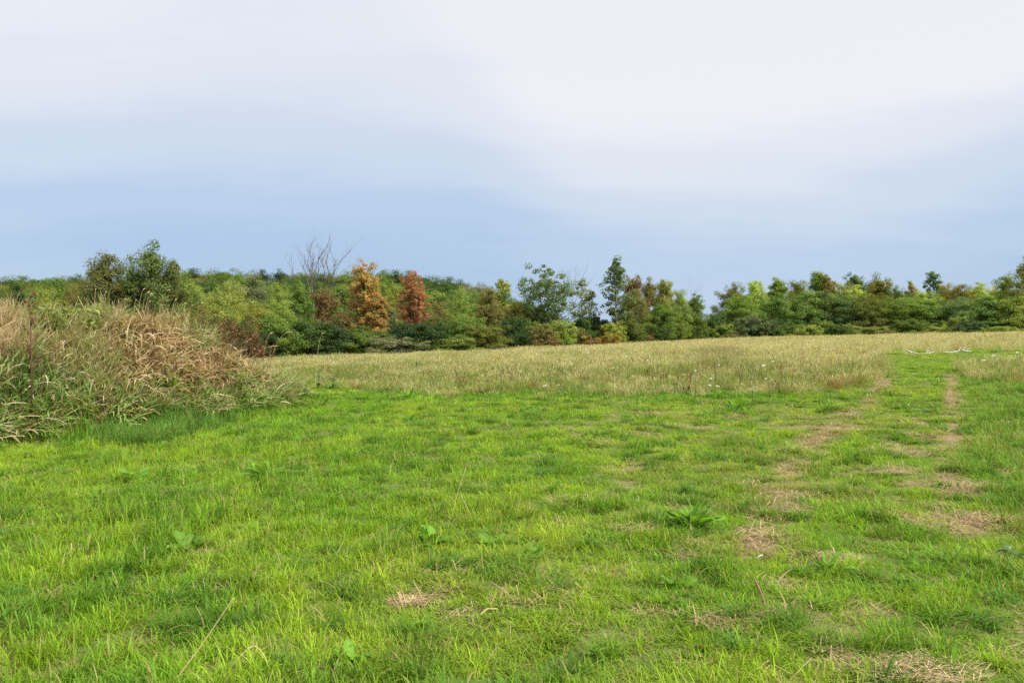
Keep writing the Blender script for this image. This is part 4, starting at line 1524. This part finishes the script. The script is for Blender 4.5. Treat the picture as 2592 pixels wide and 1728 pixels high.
for i, (px, py, Y) in enumerate([(82, 742, 17.2), (120, 752, 17), (150, 760, 17.4), (180, 765, 17.8), (205, 772, 17.4), (140, 790, 16.6), (105, 800, 16.4), (170, 800, 17), (235, 770, 18.2), (262, 772, 18.5), (30, 775, 16.8), (220, 800, 17.4), (100, 765, 16.9), (160, 775, 17.2)]):
    crest_weed('leafy pale green weed on the left crest of the mound', px, py, Y, 30 + i, M_PALE, M_GSTEM, .26, False, 'leafy weeds on the mound crest')
for i, (px, py, Y) in enumerate([(492, 790, 20.4), (520, 800, 20.8), (545, 812, 21), (570, 805, 21.2), (592, 822, 21.3), (610, 835, 21.5), (628, 820, 21.9), (645, 850, 21.8), (600, 860, 21), (660, 875, 22), (560, 835, 20.8), (672, 890, 22.3), (640, 878, 21.6), (580, 850, 20.7)]):
    crest_weed('dead red-brown weed on the right crest of the mound', px, py - 22, Y, 60 + i, M_DEAD, M_BSTEM, .4, True, 'dead weeds on the mound crest')


# tall brown dock stalk
def dry_stalk():
    X = (80 - CX) / F * 14.2
    Y = 14.2
    zb = tz(X, Y)
    H = CAM_Z + (CY - 745) / F * Y - zb
    root = thing('dried_dock_stalk', 'tall dark brown dried dock stalk rising from the left of the mound', 'weed', (X, Y, zb))
    g = np.random.default_rng(3)
    st, sd, lf = Geo(), Geo(), Geo()
    main = [np.array((0, 0, -.1)), np.array((.0, 0, H * .5)), np.array((-.03, 0, H))]
    st.tube(main, [.018, .014, .006], 6)
    for i in range(9):
        t = .42 + .55 * i / 8
        b = np.array((np.interp(t, (0, .5, 1), (0, 0, -.03)), 0, H * t))
        a = i * 2.4
        L_ = .30 * (1.15 - t) + .08
        tip = b + np.array((math.cos(a) * L_ * .55, math.sin(a) * L_ * .55, L_ * .8))
        st.tube([b, (b + tip) / 2 + np.array((math.cos(a) * .03, math.sin(a) * .03, -.01)), tip], [.005, .004, .002], 4)
        for k in range(26):
            u = .25 + .75 * g.random()
            q = b * (1 - u) + tip * u + g.normal(0, .013, 3)
            s = .012 * (0.6 + .8 * g.random())
            sd.add([q + (s, 0, 0), q + (0, s, 0), q + (-s, 0, 0), q + (0, -s, 0), q + (0, 0, s), q - (0, 0, s)],
                   [(0, 1, 4), (1, 2, 4), (2, 3, 4), (3, 0, 4), (1, 0, 5), (2, 1, 5), (3, 2, 5), (0, 3, 5)], g.random())
    for i in range(12):
        q = np.array((-.03, 0, H * (0.86 + .14 * g.random())))
        a = g.random() * 6.283
        L_ = .09
        e = q + np.array((math.cos(a) * L_, math.sin(a) * L_, .04))
        s = np.array((-math.sin(a), math.cos(a), 0)) * .02
        m_ = (q + e) / 2 + np.array((0, 0, .02))
        lf.add([q, m_ + s, e, m_ - s], [(0, 1, 2, 3)], g.random())
    add_obj('stem', st.mesh('dock stem', M_BSTEM, True), root)
    add_obj('seed_clusters', sd.mesh('dock seeds', M_BSTEM), root)
    add_obj('leaves', lf.mesh('dock top leaves', M_PALE), root)


dry_stalk()


# tall arching grass stalks against the trees
def stalk(label, px0, y_base, px1, y_tip, Y, seed, group, head=True, bow=0.25):
    X0, X1 = (px0 - CX) / F * Y, (px1 - CX) / F * Y
    z0 = CAM_Z + (CY - y_base) / F * Y
    z0 = min(z0, tz(X0, Y) + .3)
    z1 = CAM_Z + (CY - y_tip) / F * Y
    zb = tz(X0, Y)
    root = thing('tall_grass_stalk', label, 'grass stalk', (X0, Y, zb), 0, group)
    p0 = np.array((0, 0, -.05))
    p2 = np.array((X1 - X0, 0.05, z1 - zb))
    p1 = np.array(((X1 - X0) * bow, 0.02, (z1 - zb) * (1.02 + .06 * abs(X1 - X0))))
    t = np.linspace(0, 1, 10)[:, None]
    pts = (1 - t) ** 2 * p0 + 2 * t * (1 - t) * p1 + t * t * p2
    G = Geo()
    G.tube(pts, np.linspace(.006, .003, 10), 4)
    add_obj('stem', G.mesh('stalk stem', M_STEM, True), root)
    if head:
        H2 = Geo()
        hp = pts[7:]
        t2 = np.linspace(0, 2, 7)
        hp = np.array([[np.interp(q, range(3), hp[:, k]) for k in range(3)] for q in t2])
        H2.tube(hp, [.005, .011, .015, .015, .012, .008, .003], 5)
        add_obj('seed_head', H2.mesh('stalk head', M_STEM, True), root)


for i, (a, yb, b, yt, Y) in enumerate([
    (255, 830, 268, 738, 19), (300, 850, 318, 756, 19.3), (345, 830, 366, 730, 19.6), (352, 840, 378, 738, 19.8), (358, 850, 386, 743, 19.7),
    (395, 830, 430, 733, 20), (365, 845, 380, 762, 19.5), (430, 840, 446, 757, 20.2), (445, 840, 470, 767, 20.3), (470, 850, 488, 772, 20.5),
    (490, 860, 514, 765, 20.6), (520, 880, 566, 790, 21), (530, 890, 570, 817, 21), (238, 800, 240, 730, 18.8), (335, 830, 344, 758, 19.5),
    (660, 890, 690, 842, 22.2), (676, 900, 740, 840, 22.4), (620, 900, 705, 876, 22), (418, 850, 405, 770, 20)]):
    stalk('tall pale grass stalk with a nodding seed head on the mound', a, yb, b, yt, Y, i, 'tall grass stalks on the mound')
stalk('lone grass stalk bending above the hay beside the mound, against dark shrubs', 797, 910, 820, 842, 26, 40, None)


# ------------------------------------------------------------------ dry stems and sticks lying or standing in the lawn
def stem_path(name, label, pxs, mat, rad, lifts, cat='stem'):
    """pxs: ground pixel of the foot, then (dx, dy, dz) metres offsets"""
    x, y, z = ray_ground(*pxs)
    o_pts = [np.array((0, 0, 0.0))] + [np.array(q, float) for q in lifts]
    # resample smoothly
    P = np.array(o_pts)
    t = np.linspace(0, len(P) - 1, len(P) * 4)
    pts = np.array([[np.interp(q, range(len(P)), P[:, k]) for k in range(3)] for q in t])
    for _ in range(2):
        pts[1:-1] = (pts[:-2] + 2 * pts[1:-1] + pts[2:]) / 4
    G = Geo()
    G.tube(pts, np.linspace(rad, rad * .5, len(pts)), 5)
    o = add_obj(name, G.mesh(name, mat, True), None, (x, y, z))
    return tag(o, label, cat)


stem_path('dry_stem', 'long straight dry stem leaning in the lawn at bottom left', (440, 1728), M_STEM, .0035, [(.12, .06, .17), (.24, .12, .36)])
stem_path('bent_dry_stem', 'dry stem bent into an arch at the bottom left', (575, 1700), M_STEM, .0042, [(.09, .0, .10), (.13, .02, .12), (.19, .0, .06), (.21, -.02, -.02)])
stem_path('dry_stem', 'long dry stem standing in the lawn left of centre', (1142, 1315), M_STEM, .004, [(.05, 0, .22), (.13, .02, .46)])
stem_path('dry_stem', 'short dry stem leaning against the long one left of centre', (1195, 1310), M_STEM, .0035, [(-.06, 0, .12), (-.10, .02, .2)])
stem_path('dry_stem', 'thin dry stem leaning in the lawn below the pair left of centre', (940, 1435), M_STEM, .0032, [(.08, .02, .13), (.16, .04, .26)])
stem_path('thistle_stem', 'upright green weed stem standing alone in mid lawn', (1122, 1120), M_GSTEM, .006, [(.01, 0, .2), (0, .02, .42)])
stem_path('dry_stem', 'short pale stem standing in front of the mound', (464, 1228), M_STEM, .004, [(.0, 0, .1), (-.02, 0, .18)])
stem_path('dry_stem', 'short pale stem standing right of the broad dark dock', (778, 1226), M_STEM, .004, [(.01, 0, .07), (.02, 0, .13)])
stem_path('dry_stem', 'slanting dry stem in mid lawn left of the wheel track', (1820, 1215), M_STEM, .004, [(.05, 0, .14), (.10, 0, .30)])
stem_path('dry_stem', 'thin bent stem in mid lawn right of centre', (1715, 1160), M_STEM, .003, [(.12, 0, .10), (.22, .1, .05)])
stem_path('dry_stem', 'slanting straw stem in the lawn between the wheel ruts', (2268, 1050), M_STEM, .004, [(.06, -.2, .03), (.12, -.45, .05)])
stem_path('stick', 'short brown stick standing out of a bare spot, bottom right', (1938, 1535), bark_material('brown stick', (.16, .09, .05), (.30, .19, .11)), .012, [(-.01, .05, .06), (-.03, .12, .13)], 'stick')
stem_path('twig', 'long thin brown twig lying left of the worn track', (1850, 1298), M_BARK, .005, [(.22, -.05, .05), (.46, -.2, .03)], 'stick')
stem_path('twig', 'brown twig crossing the first one beside the large dock', (1862, 1345), M_BARK, .005, [(.2, .02, .05), (.45, .0, .03)], 'stick')
stem_path('twig', 'short dark twig lying in the grass below the large dock', (1700, 1450), M_BARK, .006, [(.08, -.02, .03), (.16, -.06, .02)], 'stick')
stem_path('stick', 'pale split stick lying by the straw patch at bottom centre', (1215, 1558), M_STEM, .008, [(.04, .01, .035), (.10, .02, .03)], 'stick')
stem_path('dry_stem', 'pale straw stem lying across the grass at bottom right', (1900, 1628), M_STEM, .003, [(.05, -.02, .05), (.11, -.1, .03)])


# small heap of cut hay between the ruts
def hay_heap(label, px, py, n, size, seed):
    x, y, z = ray_ground(px, py)
    v, f, s, r = blades(n * 4, size * .9, size * .2, size * .55, .0030, 1.25, 1.55, .15, 3, 0, ((0, 1), (1, .6)), seed, -.015)
    v[:, 0] *= 1.35
    v[:, 1] *= 0.75
    v[:, 2] += np.exp(-((v[:, 0] / size) ** 2 + (v[:, 1] / size) ** 2) * 2) * .035
    me = mesh_from('hay heap', v, f, s, M_STEM, {'r': r})
    return tag(add_obj('hay_heap', me, None, (x, y, z)), label, 'hay')


hay_heap('small flat heap of cut hay lying between the wheel ruts', 2260, 1200, 130, .2, 5)
hay_heap('wisp of pale hay in the lawn left of the left rut', 1990, 1298, 110, .22, 6)
hay_heap('pile of pale hay at the bottom right edge', 2330, 1705, 90, .26, 7)
hay_heap('tan hay tuft in the lawn at right of centre, upper', 1480, 1225, 70, .16, 8)
hay_heap('tan wisp of hay at the bottom centre, by the pale split stick', 1030, 1530, 60, .11, 9)


# bleached branches in the lane
def bleached(label, px, py, pts, rads, twigs, name='fallen_branch'):
    x, y, z = ray_ground(px, py)
    P = np.array(pts, float)
    G = Geo()
    t = np.linspace(0, len(P) - 1, len(P) * 3)
    pp = np.array([[np.interp(q, range(len(P)), P[:, k]) for k in range(3)] for q in t])
    for q in pp:
        q[2] += tz(x + q[0], y + q[1]) - z
    pp[1:-1] = (pp[:-2] + 2 * pp[1:-1] + pp[2:]) / 4
    rr = np.interp(np.linspace(0, 1, len(pp)), np.linspace(0, 1, len(rads)), rads)
    G.tube(pp, rr, 7)
    root = thing(name, label, 'branch', (x, y, z))
    add_obj('limb', G.mesh('bleached limb', M_BLEACH, True), root)
    for (i, dx, dy, dz) in twigs:
        b = pp[min(i, len(pp) - 1)]
        Q = Geo()
        e = b + np.array((dx, dy, dz))
        Q.tube([b, (b + e) / 2 + np.array((0, 0, .05)), e], [.022, .016, .008], 5)
        add_obj('twig', Q.mesh('bleached twig', M_BLEACH, True), root)


bleached('pale bleached branch lying in the green lane, left one', 2295, 899,
         [(0, .1, .26), (.3, 0, .15), (.6, -.1, .10), (1.1, 0, .10), (1.5, .2, .17)], [.034, .030, .022, .018, .012], [(10, .15, .2, .14), (12, -.2, .25, .16)])
bleached('pale bleached branch with a ragged end in the green lane, right one', 2385, 901,
         [(0, 0, .17), (.4, 0, .15), (.75, .05, .18), (1.0, .1, .26), (1.5, .1, .18)], [.015, .022, .034, .045, .022],
         [(8, .25, .1, .2), (9, .3, -.15, .1), (11, .2, .2, .14), (12, .3, 0, .1), (6, -.1, .2, .15)])
o = stem_path('paper_scrap', 'small white scrap lying in the grass right of centre', (1915, 1418), M_PAPER, .011, [(.02, .01, .03), (.05, .01, .035)], 'litter')


# ------------------------------------------------------------------ wild flowers in the hay
def flower_mesh(name, mat, n, rad, dome, petal, seed):
    g = np.random.default_rng(seed)
    G = Geo()
    for i in range(n):
        a = i * 2.399
        rr = rad * math.sqrt((i + .5) / n)
        q = np.array((rr * math.cos(a), rr * math.sin(a), dome * (1 - (rr / rad) ** 2) + g.normal(0, .004)))
        vs = [q]
        m = 5
        for k in range(m):
            b = 2 * math.pi * k / m + g.random()
            vs.append(q + petal * np.array((math.cos(b), math.sin(b), .25 * g.normal())))
        G.add(vs, [(0, 1 + k, 1 + (k + 1) % m) for k in range(m)], g.random())
    return G.mesh(name, mat)


UMBEL = flower_mesh('umbel', M_WHITE, 22, .055, .012, .015, 1)
YELLOWS = flower_mesh('yellow heads', M_YELLOW, 26, .09, .08, .022, 2)
BLUES = flower_mesh('blue heads', M_BLUE, 7, .12, .05, .02, 3)
SG = Geo()
SG.tube([(0, 0, -.02), (.01, 0, .35), (.0, .01, .68)], [.005, .004, .003], 4)
FSTEM = SG.mesh('flower stem', M_GSTEM, True)


def flower(name, label, px, py, mesh, Hf, scale, group=None):
    x, y, z = ray_ground(px, py, Hf)
    root = thing(name, label, 'flower', (x, y, z), random.random() * 6, group)
    s = add_obj('stem', FSTEM, root)
    s.scale = (1, 1, Hf / .68)
    h = add_obj('flower_head', mesh, root)
    h.location = (0, .01, Hf)
    h.scale = (scale, scale, scale)
    h.rotation_euler = (random.uniform(.1, .5), random.uniform(-.3, .3), 0)


for (px, py) in [(843, 920), (760, 926), (1068, 932), (1062, 938), (1114, 940), (1030, 945), (1036, 950), (1141, 911), (886, 911), (1226, 961), (1430, 938), (1428, 941),
                 (1363, 906), (1490, 892), (1346, 889), (1375, 905), (1411, 913), (1550, 932), (1562, 932), (1760, 938), (1732, 948), (1757, 950), (1864, 877),
                 (1862, 886), (2036, 880), (2096, 885), (2104, 884), (1977, 872), (1759, 938), (1820, 924), (1800, 958), (1817, 977), (1798, 975), (1412, 975),
                 (1378, 976), (1270, 928), (1115, 915), (798, 902), (700, 903), (1956, 915), (1932, 925), (1937, 958), (2398, 868), (2560, 905), (2515, 900),
                 (2576, 892), (2490, 912), (1738, 894), (1640, 912), (1585, 902)]:
    flower('white_wildflower', 'white flat-headed wildflower blooming in the golden meadow', px, py, UMBEL, (.66 if py < 950 else .36) + .1 * random.random(), 0.5 + .5 * random.random(), 'white wildflowers in the meadow')
flower('yellow_wildflower', 'clump of yellow flowers in the hay below the big elm, left one', 1262, 908, YELLOWS, .72, 1.1, None)
flower('yellow_wildflower', 'smaller clump of yellow flowers in the hay, right of the yellow pair', 1272, 904, YELLOWS, .72, .7, None)
for (px, py) in [(1903, 955), (1912, 945), (1905, 970), (1395, 953), (1920, 962), (1948, 955), (1908, 982)]:
    flower('blue_wildflower', 'pale blue chicory flower at the front edge of the meadow', px, py, BLUES, .5, .55, 'blue flowers at the meadow edge')


# ------------------------------------------------------------------ same-looking hill trees: tell them apart by their place
ORD = ['first', 'second', 'third', 'fourth', 'fifth', 'sixth', 'seventh', 'eighth', 'ninth', 'tenth', 'eleventh', 'twelfth', 'thirteenth', 'fourteenth',
       'fifteenth', 'sixteenth', 'seventeenth', 'eighteenth', 'nineteenth', 'twentieth', 'twenty-first', 'twenty-second', 'twenty-third', 'twenty-fourth']
BY = {}
for o in list(COL.objects):
    if o.parent is None and o.get('category') == 'tree' and o.get('group'):
        BY.setdefault(o['label'], []).append(o)
for lab, obs in BY.items():
    if 1 < len(obs) <= len(ORD):
        obs.sort(key=lambda q: q.location.x / q.location.y)
        for i, o in enumerate(obs):
            new = '%s, %s from left' % (lab, ORD[i])
            if len(new.split()) <= 16:
                o['label'] = new
